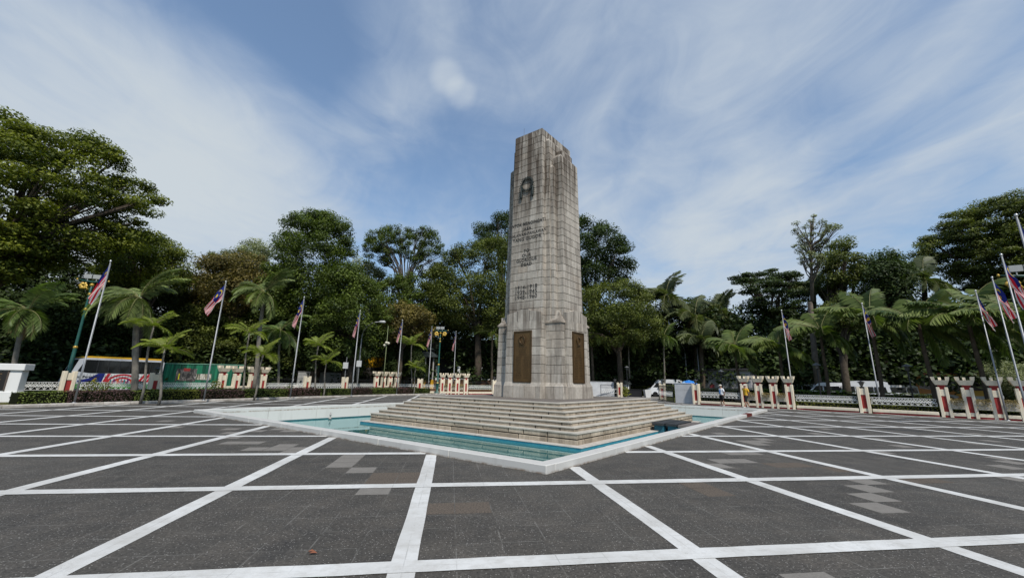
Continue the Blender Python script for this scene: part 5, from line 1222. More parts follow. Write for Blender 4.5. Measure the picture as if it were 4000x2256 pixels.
def flagpole(p, label, dirx, spread, seed, H=7.5, lean=(0, 0)):
    r_ = thing('flagpole', label, 'flagpole', p, 0, 'flagpoles around the square'); mb = MB()
    mb.tube([(0, 0, 0), (0, 0, 2.2), (0, 0, 2.21), (0, 0, 4.6), (0, 0, 4.61), (0, 0, H)], [.045, .045, .038, .038, .029, .025], 10); mb.lathe([(.10, 0), (.10, .03), (.06, .06)], 10); mb.build('pole', POLE, r_, True)
    mb = MB(); mb.lathe([(.0, H+.12), (.045, H+.08), (.05, H+.03), (.03, H), (.0, H)], 10); mb.build('finial', FIN, r_, True)
    mb = MB(); mb.tube([(.05, 0, 1.3), (.05, 0, H-.1)], .006, 4, cap=False); mb.box(.03, .08, -.02, .02, 1.2, 1.38); mb.build('halyard', FIN, r_)
    flag_mesh(r_, H-.15, dirx, spread, seed); r_.rotation_euler = (lean[1], lean[0], 0); return r_
LEFTW = math.pi
flagpole(pix(289, 1573.7, .12), 'tall flagpole with drooping striped flag, nearest to the left edge', R(172), .28, 1)
flagpole(pix(795.3, 1562.6, .12), 'flagpole whose striped flag spreads widest, in front of the green hoarding', R(176), .62, 2)
flagpole(pix(1133, 1553.7, .12), 'flagpole with half furled flag left of the slatted wall', R(178), .20, 3)
flagpole(pix(1371.6, 1544.7, .12), 'flagpole with furled flag beside the curved street lamp', R(180), .10, 4)
flagpole(pix(1548.7, 1538.9, .12), 'flagpole with furled flag in front of the bushy areca palm', R(180), .06, 5)
flagpole(Vector((-9.3, 46.4, .12)), 'flagpole just left of the green lamp post with double floodlights', R(180), .08, 6)
flagpole(Vector((-6.9, 49.6, 0)), 'flagpole behind the castellated row just left of the memorial', R(190), .02, 7)
def rp(px, py, H=7.5): d = ray(px, py); t_ = (H+.1-EYE)/d.z; q = d*t_; return Vector((q.x, q.y, 0))
flagpole(rp(3052.4, 1209.4), 'flagpole behind the castellated row right of the walkers', R(10), .10, 8)
flagpole(rp(3366.2, 1182.6), 'flagpole with hanging flag above the lone cream pillar', R(5), .14, 9)
flagpole(rp(3809.8, 1132.4), 'flagpole behind the right edge castellated pillars, left of three close poles', R(5), .24, 10)
flagpole(rp(3873.9, 1080), 'middle flagpole of the close poles at the right edge', R(5), .26, 11)
flagpole(rp(3909.8, 990.5), 'tall near flagpole second from the right edge', R(5), .30, 12)
flagpole(rp(3967, 835), 'nearest and tallest looking flagpole cut by the right edge', R(5), .35, 13)

# ------------------------------------------------------------------ lamps
GREENP = plain('lamp green paint', (.010, .075, .058), .4, .5, var=.25); GOLD = plain('gold paint', (.48, .31, .05), .4, .5, .3, var=.25, scale=6); FLOOD = plain('floodlight grey', (.30, .31, .30), .5, .4)
def green_lamp(p, label, H=8.0, rz=0):
    r_ = thing('lamp_post', label, 'lamp post', p, rz, 'green lamp posts with gold collars'); mb = MB()
    mb.lathe([(.24, 0), (.24, .12), (.17, .16), (.16, 1.0), (.19, 1.04), (.19, 1.12), (.12, 1.2), (.105, 3.2), (.085, 3.3), (.07, H-1.2), (.05, H-.25), (0, H-.2)], 14); mb.build('post', GREENP, r_, True)
    for z, r0 in ((1.12, .17), (3.22, .125), (5.9, .10), (H-1.0, .085)): mb = MB(); mb.lathe([(r0*.6, z-.10), (r0, z-.03), (r0, z+.05), (r0*.6, z+.12)], 12); mb.build('gold_collar', GOLD, r_, True)
    mb = MB(); mb.lathe([(.06, H-.42), (.13, H-.34), (.09, H-.22), (.03, H-.2)], 12); mb.build('gold_collar', GOLD, r_, True)
    mb = MB(); mb.tube([(-.85, 0, H+.03), (-.4, 0, H-.04), (0, 0, H-.10), (.4, 0, H-.04), (.85, 0, H+.03)], [.02, .05, .065, .05, .02], 8); mb.build('cross_arm', GREENP, r_, True)
    for s in (-1, 1):
        mb = MB(); mb.lathe([(0, 0), (.05, .03), (.06, .08), (.03, .14), (0, .15)], 8); o = mb.build('arm_tip', GOLD, r_, True); o.location = (s*.88, 0, H-.04)
        # gilded hibiscus ornament under the arm
        mb = MB()
        for k in range(6):
            a_ = 2*math.pi*k/6; c = Vector((s*.48+.15*math.cos(a_), 0, H-.40+.15*math.sin(a_))); mb.lathe([(0, -.025), (.10, -.01), (.12, .01), (0, .03)], 8)
            for i in range(len(mb.v)-32, len(mb.v)): x, y, z = mb.v[i]; mb.v[i] = (c.x+x, c.y+z, c.z+y)
        mb.tube([(s*.33, 0, H-.45), (s*.2, 0, H-.62), (s*.26, 0, H-.80)], [.05, .035, .02], 6); mb.build('gilded_flower', GOLD, r_, True)
        mb = MB(); mb.frust(.22, .05, 0, .22, .10, .30, c0=(0, 0), c1=(0, .05)); mb.box(-.02, .02, -.02, .02, -.18, .0); o = mb.build('floodlight', FLOOD, r_); o.location = (s*.25-.05, -.05, H+.14)
    return r_
green_lamp(pix(245, 1543, .12), 'tall green lamp post with gold flower ornaments at far left', 8.0, R(20))
green_lamp(Vector((-8.35, 46.9, .11)), 'green lamp post with gold ornaments just left of the memorial', 7.2, R(0))
g3 = pixd(4030, 1150, 30.0); green_lamp(Vector((g3.x, g3.y, 0)), 'green lamp post mostly cut off by the right edge', 7.0, R(-30))
GALV = plain('galvanised steel', (.26, .265, .27), .5, .5, .5, var=.25)
def street_lamp(p, H, reach, label):
    r_ = thing('street_lamp', label, 'street lamp', p, 0, 'curved street lamps'); mb = MB(); s = 1 if reach > 0 else -1
    pts = [(0, 0, 0), (0, 0, H*.5), (0, 0, H*.78)]+[(reach*(1-math.cos(a_)), 0, H*.78+H*.22*math.sin(a_)) for a_ in np.linspace(.2, math.pi/2, 7)]
    mb.tube(pts, [.10, .085, .07]+[.055]*7, 8); mb.build('mast', GALV, r_, True)
    mb = MB(); mb.tube([(reach, 0, H), (reach+s*.25, 0, H+.03), (reach+s*.7, 0, H+.02), (reach+s*.85, 0, H)], [.05, .14, .15, .03], 8); mb.build('lamp_head', plain('lamp head', (.42, .43, .42), .4, .5), r_, True)
b = pixd(1396, 1480, 48); street_lamp(Vector((b.x, b.y, 0)), zat(1456, 1258, b), 1.7, 'curved street lamp behind the fourth flagpole from the left')
b = pixd(2684, 1480, 60); street_lamp(Vector((b.x, b.y, 0)), zat(2660, 1335, b), -1.0, 'curved street lamp behind the blue umbrella')
b = pixd(2733, 1480, 58); r_ = thing('utility_pole', 'plain grey utility pole left of the white kiosk', 'pole', (b.x, b.y, 0)); mb = MB(); mb.tube([(0, 0, 0), (0, 0, zat(2733, 1360, b))], [.10, .07], 8); mb.build('pole_shaft', GALV, r_, True)
def garden_lamp(px, ptop, d, label):
    b = pixd(px, 1480, d); H = zat(px, ptop, b); r_ = thing('garden_lamp', label, 'lamp', (b.x, b.y, 0), 0, 'black garden lamps'); mb = MB()
    mb.lathe([(.16, 0), (.16, .1), (.07, .25), (.05, .5), (.045, H-.55)], 10); mb.build('lamp_stem', BLACKI, r_, True)
    mb = MB(); mb.lathe([(.05, H-.55), (.12, H-.48), (.15, H-.2), (.14, H-.19)], 8); mb.build('lamp_glass', LAMPG, r_); mb = MB(); mb.lathe([(.30, H-.2), (.28, H-.16), (.10, H-.05), (.02, H), (0, H)], 12); mb.build('lamp_hood', plain('lamp hood grey', (.12, .125, .13), .4, .5), r_)
garden_lamp(2450, 1428, 52, 'black garden lamp beside the black planter in the gateway'); garden_lamp(3197, 1416, 40, 'black garden lamp behind the right fence near the white vans'); garden_lamp(2819, 1443, 46, 'black garden lamp in front of the white kiosk'); garden_lamp(3552, 1420, 41, 'black garden lamp left of the orange coach')
# thin decorative pole with white loudspeakers
b = pixd(1498, 1480, 47); r_ = thing('speaker_pole', 'pale green pole with round white lamps in front of the yellow shed', 'pole', (b.x, b.y, 0)); H = zat(1507, 1272, b); mb = MB(); mb.tube([(0, 0, 0), (.0, 0, H)], [.06, .03], 8); mb.build('pole_shaft', plain('pale green pole', (.17, .20, .10), .6), r_, True)
mb = MB(); z = zat(1503, 1340, b)
for q in ((.18, 0, z), (-.2, 0, z-.22), (.02, -.15, z+.05)): mb.lathe([(0, -.17), (.14, -.1), (.19, .0), (.14, .12), (0, .17)], 10, (q[0], q[1])); mb.v[-50:] = [(x, y, zz+q[2]) for x, y, zz in mb.v[-50:]]
mb.build('lamp_globe', plain('globe white', (.55, .52, .42), .5), r_, True)
for px, py, lb in ((1346, 1427, 'white meter box on a thin post right of the small areca palm'), (1398, 1420, 'grey meter box on the post of the curved street lamp')):
    b = pixd(px, 1480, 46); r_ = thing('meter_box', lb, 'box', (b.x, b.y, 0), 0, 'meter boxes on posts'); z = zat(px, py, b); mb = MB(); mb.tube([(0, 0, 0), (0, 0, z+.9)], .04, 6); mb.build('box_post', GALV, r_); mb = MB(); mb.bevbox(-.26, .26, -.2, -.05, z-.3, z+.33, .02); mb.build('box_case', plain('box grey white', (.48, .49, .49), .5), r_)

# ------------------------------------------------------------------ structures behind the fences
def two(pa, pb, H):
    """two ground points below the photo points of a top edge at height H"""
    o = []
    for px, py in (pa, pb): d = ray(px, py); t_ = (H-EYE)/d.z; q = d*t_; o.append(Vector((q.x, q.y, 0)))
    return o
def facing(a, b): d = b-a; return d.length, math.atan2(d.y, d.x)
# green hoarding with photographs
a, b = two((640, 1417), (952, 1424), 2.78); W, rz = facing(a, b)
r_ = thing('hoarding', 'green painted sheet hoarding with black and white photo panels behind the left fence', 'hoarding', a, rz)
t = MT('streaky green sheet'); t.set(.7, .2); st = t.noise(1.0, 5, .7, t.map((3.5, 3.5, .18)), .3)
t.base(t.ramp(st, [(.36, (.006, .03, .02)), (.50, (.010, .085, .05)), (.62, (.02, .17, .09)), (.78, (.05, .27, .16))])); t.bump(t.noise(1, 2, .5, t.map((9, 9, .05))), .4, .05)
mb = MB(); mb.box(0, W, 0, .10, 0, 2.71); mb.build('green_sheet', t.m, r_); mb = MB(); mb.box(-.05, W+.05, -.06, .14, 2.712, 2.80); mb.build('top_rail', plain('rail green', (.14, .30, .22), .6, var=.4), r_)
def photo_panel(u0, u1, z0, z1, seed, yellow):
    t = MT('monochrome photo print'); t.set(.6, .3); n = t.noise(1.0, 4, .7, t.map((2.6, 2.6, 1.6), loc=(seed*3.1, 0, seed)), .8)
    t.base(t.ramp(n, [(.36, (.012, .012, .013)), (.48, (.05, .048, .046)), (.58, (.13, .12, .115)), (.68, (.40, .39, .38))])); 
    mb = MB(); mb.box(u0, u1, -.035, -.001, z0, z1); o = mb.build('photo_panel', t.m, r_)
    if yellow: mb = MB(); mb.box(u0+W*.034, u0+W*.047, -.045, -.036, z0+.15, z0+.75); mb.build('yellow_tag', plain('tag yellow', (.55, .52, .02), .6), o); mb = MB(); mb.box(u0+W*.085, u0+W*.165, -.045, -.036, z0+1.0, z0+1.30); mb.build('red_banner', plain('banner red', (.30, .04, .035), .6, var=.6, scale=8), o)
photo_panel(W*.18, W*.43, 1.0, 2.25, 1, True); photo_panel(W*.71, W*.80, .95, 2.2, 2, False)
t = MT('print strip'); t.set(.6, .3); n = t.noise(1, 4, .7, t.map((5, 5, 1.2)), .6); t.base(t.ramp(n, [(.4, (.02, .04, .03)), (.52, (.30, .27, .20)), (.62, (.6, .6, .58))])); mb = MB(); mb.box(W*.432, W*.62, -.03, -.001, 1.15, 1.75); mb.build('print_strip', t.m, r_)

GLASS = plain('dark vehicle glass', (.010, .011, .012), .08, .6, var=.1); TYRE = plain('tyre rubber', (.014, .014, .014), .9, .2); RIM = plain('wheel rim', (.35, .35, .36), .4, .5, .6)
def wheels(r_, xs, w_, rad):
    for x in xs:
        for s in (-1, 1):
            k = thing('w', 'x', 'x'); bpy.data.objects.remove(k)
            mb = MB(); y0 = s*w_/2
            def cyl(r0, ya, yb, m_=0):
                n = 18; P = [(r0*math.cos(2*math.pi*i/n), ya, r0*math.sin(2*math.pi*i/n)) for i in range(n)]+[(r0*math.cos(2*math.pi*i/n), yb, r0*math.sin(2*math.pi*i/n)) for i in range(n)]
                mb.faces(P, [tuple(range(n)), tuple(range(2*n-1, n-1, -1))]+[(i, n+i, n+(i+1) % n, (i+1) % n) for i in range(n)], m_)
            cyl(rad, -.12, .12); o = mb.build('wheel', TYRE, r_, False); o.location = (x, y0-s*.10, rad)
            mb = MB(); cyl(rad*.6, -.02, .02); q = mb.build('rim', RIM, o); q.location = (0, s*.115, 0)
def bus(a, b, label, body, roof, lower, H, hw=1.25):
    """coach from a (front) to b (rear) seen from its side; local x runs along the length"""
    Wd, rz = facing(a, b); r_ = thing('coach', label, 'coach', a, rz); L_, hw = Wd, hw
    mb = MB(); prof = [(0.15, .35), (L_-.05, .35), (L_, .6), (L_, H-.35), (L_-.15, H-.16), (.75, H-.16), (.45, H-.30), (.10, 1.4), (0, .9), (0.02, .5)]
    mb.extrude(prof, 0, 2*hw); mb.build('body', body, r_)
    mb = MB(); mb.extrude([(.55, H-.159), (L_-.1, H-.159), (L_-.2, H), (1.0, H)], .08, 2*hw-.08); mb.build('roof', roof, r_)
    mb = MB()
    for y0, y1 in ((-.012, -.001), (2*hw+.001, 2*hw+.012)): mb.extrude([(.45, 1.75), (1.2, 1.62), (L_-.25, 1.62), (L_-.25, H-.32), (.80, H-.32)], y0, y1)
    mb.build('window_band', GLASS, r_); 
    for k in range(1, 7): x = .9+(L_-1.2)*k/7; mb = MB(); mb.box(x-.03, x+.03, -.02, -.014, 1.64, H-.36); mb.build('window_post', BLACKI, r_)
    mb = MB(); mb.extrude([(.2, .34), (L_-.1, .34), (L_-.1, .72), (.1, .72)], -.014, -.002); mb.build('lower_skirt', lower, r_)
    mb = MB(); mb.faces([(.095, .2, 1.42), (.44, .2, H-.32), (.44, 2*hw-.2, H-.32), (.095, 2*hw-.2, 1.42)], [(0, 1, 2, 3)]); mb.v = [(x-.015, y, z+.006) for x, y, z in mb.v]; mb.build('windscreen', GLASS, r_)
    wheels_at = [L_*.22, L_*.75]
    for x in wheels_at:
        for y in (.1, 2*hw-.1):
            mb = MB(); n = 18; P = [(.5*math.cos(2*math.pi*i/n), -.16, .5*math.sin(2*math.pi*i/n)) for i in range(n)]+[(.5*math.cos(2*math.pi*i/n), .16, .5*math.sin(2*math.pi*i/n)) for i in range(n)]
            mb.faces(P, [tuple(range(n)), tuple(range(2*n-1, n-1, -1))]+[(i, n+i, n+(i+1) % n, (i+1) % n) for i in range(n)]); o = mb.build('wheel', TYRE, r_); o.location = (x, y, .5)
            mb = MB(); P = [(p[0]*.55, p[1]*.2, p[2]*.55) for p in P]; mb.faces(P, [tuple(range(n)), tuple(range(2*n-1, n-1, -1))]+[(i, n+i, n+(i+1) % n, (i+1) % n) for i in range(n)]); q = mb.build('rim', RIM, o); q.location = (0, -.16 if y < 1 else .16, 0)
    return r_, L_, H
a, b = two((288, 1386), (600, 1408), 3.05); b = a+Vector((math.sin(R(30)), math.cos(R(30)), 0))*6.2
BW = plain('coach white', (.50, .51, .54), .35, .5, var=.1)
r_, L_, H = bus(a, b, 'white coach with yellow roof, blue and red striped livery behind the left fence', BW, plain('coach yellow roof', (.62, .34, .01), .4, .5, var=.1), plain('coach green skirt', (.05, .26, .02), .45, .4, var=.25), 3.05, 1.1)
def decal(name, prof, mat, y=-.006, parent=None):
    mb = MB(); mb.extrude(prof, y-.004, y); return mb.build(name, mat, parent or r_)
decal('blue_panel', [(.75, .73), (2.05, .73), (2.2, 1.60), (1.75, 1.60), (1.2, 1.18), (.55, 1.0)], plain('livery blue', (.008, .014, .16), .4, .5, var=.1))
RW = plain('livery red', (.46, .02, .03), .4, .5, var=.1); WW = plain('livery white', (.62, .62, .62), .4, .5, var=.1)
decal('white_panel', [(2.06, .73), (5.6, .73), (5.6, 1.61), (2.21, 1.61)], WW, -.005)
for k in range(3):
    r0 = 1.15-.38*k; r1 = r0-.19; c_ = (3.45, .735); n = 14; tt = np.linspace(math.pi*.98, math.pi*.02, n); mb = MB(); kz = .74
    for j in range(n-1): mb.poly([(c_[0]+r0*math.cos(tt[j]), -.016, c_[1]+r0*kz*math.sin(tt[j])), (c_[0]+r1*math.cos(tt[j]), -.016, c_[1]+r1*kz*math.sin(tt[j])), (c_[0]+r1*math.cos(tt[j+1]), -.016, c_[1]+r1*kz*math.sin(tt[j+1])), (c_[0]+r0*math.cos(tt[j+1]), -.016, c_[1]+r0*kz*math.sin(tt[j+1]))])
    mb.build('red_stripe', RW, r_)
for x0, x1 in ((2.12, 2.55), (4.45, 5.05), (4.75, 5.35), (5.05, 5.6)): decal('red_stripe', [(x0, .90), (x0+.22, .90), (x1+.02, 1.60), (x1-.2, 1.60)], RW, -.011)
decal('yellow_moon', [(1.75+.26*math.cos(t_), 1.0+.24*math.sin(t_)) for t_ in np.linspace(.6*math.pi, 1.65*math.pi, 9)]+[(1.75+.07+.19*math.cos(t_), 1.02+.17*math.sin(t_)) for t_ in np.linspace(1.6*math.pi, .62*math.pi, 9)], plain('livery yellow', (.60, .36, .06), .4, .5, var=.1), -.012)
FIG = [plain('livery teal', (.05, .22, .24), .5), plain('livery plum', (.14, .03, .12), .5), plain('livery orange', (.55, .12, .05), .5), plain('livery mauve', (.30, .22, .28), .5)]
for k in range(9): x = 2.65+.23*k; decal('painted_figure', [(x-.08, .76), (x+.08, .76), (x+.06, .98+.08*(k % 3)), (x, 1.12+.08*(k % 2)), (x-.06, .98+.08*(k % 3))], FIG[k % 4], -.019)
def sign_text(txt, size, parent, mat, loc_, name='lettering', rot=(math.pi/2, 0, 0)):
    cu = bpy.data.curves.new('text', 'FONT'); cu.body = txt; cu.size = size; cu.extrude = .003; cu.align_x = 'LEFT'
    tmp = bpy.data.objects.new('text', cu); COL.objects.link(tmp); dg = bpy.context.evaluated_depsgraph_get(); me = bpy.data.meshes.new_from_object(tmp.evaluated_get(dg)); bpy.data.objects.remove(tmp); bpy.data.curves.remove(cu)
    me.materials.clear(); me.materials.append(mat); o = bpy.data.objects.new(name, me); COL.objects.link(o); o.parent = parent; o.location = loc_; o.rotation_euler = rot; return o
sign_text('Bas Persiaran', .27, r_, BLACKI, (.40, -.02, 1.22))
a, b = two((3556, 1455), (3860, 1453), 3.3)
d = (b-a).normalized(); b = a+d*11.5
r_, L_, H = bus(a, b, 'orange and yellow coach with maroon roof behind the right fence', plain('coach orange', (.48, .19, .035), .4, .5, var=.2), plain('coach maroon roof', (.16, .02, .04), .4, .5, var=.1), plain('coach grey skirt', (.36, .35, .38), .4, .5, var=.2), 3.3)
decal('yellow_band', [(2.6, 1.05), (L_-.3, 1.05), (L_-.3, 1.60), (3.6, 1.60)], plain('livery amber', (.55, .30, .05), .4, .5, var=.15))
decal('silver_swoosh', [(.4+1.4*(1+math.cos(t_)), .98+.28*math.sin(t_)) for t_ in np.linspace(0, 2*math.pi, 18)[:-1]], plain('livery silver', (.42, .41, .43), .4, .5), -.012); decal('silver_swoosh', [(3.6+1.1*(1+math.cos(t_)), .92+.2*math.sin(t_)) for t_ in np.linspace(0, 2*math.pi, 18)[:-1]], plain('livery silver', (.42, .41, .43), .4, .5), -.012)
sign_text('lolo', .62, r_, plain('livery brown', (.10, .03, .02), .5), (6.6, -.02, 1.1))

def van(p, rz, label, Lv=5.2, H=2.25, white=None):
    r_ = thing('van', label, 'van', p, rz, 'white vans parked outside the square'); w_ = .88; body = white or plain('van white', (.62, .63, .65), .3, .5, var=.08)
    prof = [(.05, .32), (Lv-.05, .30), (Lv, .6), (Lv-.06, 1.35), (Lv-.22, H-.12), (Lv-.6, H), (1.9, H), (1.45, H-.06), (.95, H-.55), (.40, 1.12), (.06, .95), (0, .6)]
    mb = MB(); n = len(prof)
    ins = [(-w_+.10 if z > 1.3 else -w_) for x, z in prof]
    P = [(x, i_, z) for (x, z), i_ in zip(prof, ins)]+[(x, -i_, z) for (x, z), i_ in zip(prof, ins)]
    mb.faces(P, [tuple(range(n)), tuple(range(2*n-1, n-1, -1))]+[(i, n+i, n+(i+1) % n, (i+1) % n) for i in range(n)]); mb.build('body', body, r_)
    mb = MB()
    for s in (-1, 1):
        y = s*(w_-.04)
        for wk, wpf in enumerate(([(.72, 1.22), (1.75, 1.22), (1.75, 1.80), (1.20, 1.80)], [(1.85, 1.24), (3.2, 1.24), (3.2, 1.78), (1.85, 1.78)], [(3.3, 1.24), (Lv-.35, 1.24), (Lv-.45, 1.78), (3.3, 1.78)])):
            mb = MB(); mb.extrude(wpf, y-.035*s, y+.02*s); mb.build('side_window', GLASS, r_)
    mb = MB(); mb.poly([(.42, -w_+.14, 1.16), (.98, -w_+.2, H-.53), (.98, w_-.2, H-.53), (.42, w_-.14, 1.16)]); mb.v = [(x-.02, y, z+.015) for x, y, z in mb.v]; mb.build('windscreen', GLASS, r_)
    for s in (-1, 1):
        mb = MB(); mb.box(-.012, .06, s*.62-.18, s*.62+.18, .72, .92); mb.build('headlight', plain('headlight', (.45, .46, .47), .1, .6), r_)
        for x in (.95, Lv-1.05):
            mb = MB(); n = 16; P = [(.33*math.cos(2*math.pi*i/n), -.1, .33*math.sin(2*math.pi*i/n)) for i in range(n)]+[(.33*math.cos(2*math.pi*i/n), .1, .33*math.sin(2*math.pi*i/n)) for i in range(n)]
            mb.faces(P, [tuple(range(n)), tuple(range(2*n-1, n-1, -1))]+[(i, n+i, n+(i+1) % n, (i+1) % n) for i in range(n)]); o = mb.build('wheel', TYRE, r_); o.location = (x, s*(w_-.08), .33)
    return r_
def vanat(xa, xb, d, label, **k):
    a = pixd(xa, 1480, d); b = pixd(xb, 1480, d*1.01); a.z = b.z = 0; dd = b-a; van(a, math.atan2(dd.y, dd.x), label, Lv=max(4.6, min(6.2, dd.length)), **k)
vanat(3126, 3246, 56, 'white van with tinted windows behind the bright green hedge', H=2.15); vanat(3243, 3376, 55, 'white high roof van left of the lone cream pillar', H=2.35); vanat(3052, 3132, 60, 'white van half hidden behind the castellated pillars', H=1.95)
vanat(2524, 2632, 58, 'white van seen over the right gate leaf', H=2.25)
vanat(3374, 3420, 58, 'white van mostly hidden by the lone cream pillar', H=2.0)
# slatted white wall
a, b = two((1166, 1449), (1336, 1454), 2.45); W, rz = facing(a, b); a = a*.82; b = b*.82; W, rz = facing(a, b); zt = zat(1166, 1449, a)
r_ = thing('slatted_wall', 'white horizontal slatted wall behind the fence left of centre', 'wall', a, rz); mb = MB()
k = 0
while .10+k*.16 < zt-.1: z = .10+k*.16; mb.box(0, W, -.02-.01*(k % 2), .02, z, z+.115); k += 1
mb.build('slats', plain('slat white', (.50, .50, .49), .6, .3, var=.3, scale=2), r_); mb = MB(); mb.box(0, W, .025, .06, 0, zt-.06); mb.build('backing', plain('slat backing', (.14, .14, .145), .8), r_); mb = MB(); mb.bevbox(-.05, W+.05, -.05, .08, zt-.08, zt, .01); mb.build('top_cap', plain('slat cap', (.18, .18, .18), .6), r_)
# concrete apron and low wall left of it
a, b = pixd(1058, 1480, 47), pixd(1170, 1480, 47); a.z = b.z = 0; W, rz = facing(a, b); r_ = thing('low_wall', 'low pinkish concrete wall left of the slatted wall', 'wall', a, rz); mb = MB(); mb.bevbox(0, W, -.1, .1, 0, .85, .02); mb.build('wall_block', weathered('pink concrete', (.46, .40, .37), (.25, .2, .18), .5), r_)
# yellow shed
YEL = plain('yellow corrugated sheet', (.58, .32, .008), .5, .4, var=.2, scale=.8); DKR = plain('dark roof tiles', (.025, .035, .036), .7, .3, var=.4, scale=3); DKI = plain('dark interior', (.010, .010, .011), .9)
def shed(xa, xb, ytop, ybot, d, label, roof=True, grille=False, nm='shed'):
    a = pixd(xa, 1400, d); b = pixd(xb, 1400, d); zt = zat(xa, ytop, a); zb = zat(xa, ybot, a); a.z = b.z = 0; W, rz = facing(a, b); r_ = thing(nm, label, 'shed', a, rz)
    mb = MB(); n_ = int(W/.12)
    for k in range(n_): x0, x1 = W*k/n_, W*(k+1)/n_; xm = (x0+x1)/2; mb.poly([(x0, 0, zb), (xm, -.03, zb), (xm, -.03, zt), (x0, 0, zt)]); mb.poly([(xm, -.03, zb), (x1, 0, zb), (x1, 0, zt), (xm, -.03, zt)])
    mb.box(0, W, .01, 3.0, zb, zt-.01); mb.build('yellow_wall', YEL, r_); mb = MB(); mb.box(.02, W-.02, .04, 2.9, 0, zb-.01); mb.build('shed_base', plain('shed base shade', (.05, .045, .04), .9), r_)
    if roof: mb = MB(); mb.faces([(-.5, -.6, zt), (W+.5, -.6, zt), (W+.5, 3.4, zt+.9), (-.5, 3.4, zt+.9), (-.5, -.6, zt+.10), (W+.5, -.6, zt+.10), (W+.5, 3.4, zt+1.0), (-.5, 3.4, zt+1.0)], [(3, 2, 1, 0), (4, 5, 6, 7), (0, 1, 5, 4), (1, 2, 6, 5), (2, 3, 7, 6), (3, 0, 4, 7)]); mb.build('roof', DKR, r_)
    if grille:
        mb = MB(); g0, g1 = W*.12, W*.62; mb.box(g0, g1, -.05, -.035, zb+.1, zt-.25); o = mb.build('window', DKI, r_); mb = MB()
        for k in range(6): x = g0+(g1-g0)*k/5; mb.box(x-.03, x+.03, -.075, -.052, zb+.1, zt-.25)
        mb.build('window_bars', BLACKI, o)
    return r_
shed(1424, 1508, 1392, 1432, 60, 'yellow corrugated shed wall above the tight castellated row', roof=False); shed(1666, 1690, 1355, 1392, 65, 'narrow yellow wall behind the dark pavilion roof', roof=False); shed(1712, 1780, 1356, 1398, 64, 'yellow cabin with barred dark window behind the green lamp post', roof=False, grille=True)
# dark pavilion with two-tier roof
a = pixd(1664, 1440, 58); a.z = 0; r_ = thing('pavilion', 'small pavilion with dark two tier roof and yellow footed columns', 'pavilion', a); z1 = zat(1664, 1393, a); z2 = zat(1664, 1358, a)
mb = MB(); mb.frust(1.75, 1.6, z1, .85, .8, z1+.75); mb.frust(1.80, 1.65, z1-.10, 1.80, 1.65, z1-.001); mb.build('lower_roof', DKR, r_); mb = MB(); mb.frust(1.15, 1.1, z1+.95, .10, .10, z2+.35); mb.frust(.8, .75, z1+.751, .8, .75, z1+.949); mb.build('upper_roof', DKR, r_)
for x in (-1.2, .1, 1.2):
    mb = MB(); mb.tube([(x, -1.1, 0), (x, -1.1, z1-.1)], .10, 8); o = mb.build('column', plain('column white', (.35, .34, .32), .7), r_); mb = MB(); mb.frust(.24, .24, 0, .14, .14, 1.6, c0=(x, -1.1), c1=(x, -1.1)); mb.build('column_foot', YEL, o)
mb = MB(); mb.box(-1.7, 1.7, -1.6, 1.6, 0, .15); mb.build('floor_slab', plain('slab grey', (.2, .2, .19), .8), r_)
# white post fence on a leaf covered bank
t = MT('leaf litter bank'); t.set(.95, .05); n = t.noise(14, 5, .7); t.base(t.ramp(n, [(.35, (.035, .020, .012)), (.55, (.105, .058, .036)), (.75, (.17, .10, .06))])); t.bump(n, .6, .05)
mb = MB(); ln = [(-19, 60), (-12, 58.5), (-4, 59), (4, 58)]
for (x0, y0), (x1, y1) in zip(ln[:-1], ln[1:]): mb.poly([(x0, y0-4.2, -.02), (x1, y1-4.2, -.02), (x1, y1, 1.75), (x0, y0, 1.75)]); mb.poly([(x0, y0, 1.75), (x1, y1, 1.75), (x1, y1+14, 1.75), (x0, y0+14, 1.75)])
mb.build('leaf_litter_bank', t.m)['kind'] = 'structure'
r_ = thing('low_wall', 'white kerb wall along the top of the leaf covered bank', 'wall', (-19, 60, 1.75)); mb = MB()
for (x0, y0), (x1, y1) in zip(ln[:-1], ln[1:]): mb.faces([(x0+19, y0-60-.05, -.3), (x1+19, y1-60-.05, -.3), (x1+19, y1-60+.15, -.3), (x0+19, y0-60+.15, -.3), (x0+19, y0-60-.05, .12), (x1+19, y1-60-.05, .12), (x1+19, y1-60+.15, .12), (x0+19, y0-60+.15, .12)], [(4, 5, 6, 7), (0, 1, 5, 4), (2, 3, 7, 6)])
mb.build('wall_block', WHITEP, r_)
for k, (x, lb) in enumerate(((1483, 'white bank post in front of the yellow shed'), (1708, 'white bank post behind the green lamp post'), (1793, 'white bank post right of the green lamp post'), (1878, 'white bank post nearest the memorial'))):
    p, rz = on_poly(x, 1450, ln); r_ = thing('bank_post', lb, 'post', p+Vector((0, -.25, 1.3)), rz, 'white posts on the bank'); mb = MB(); mb.bevbox(-.17, .17, -.16, .16, 0, 2.05, .02); mb.build('post_shaft', WHITEP, r_); mb = MB(); mb.frust(.22, .21, 2.051, .22, .21, 2.15); mb.frust(.20, .19, 2.151, .05, .05, 2.28); mb.build('post_cap', WHITEP, r_)
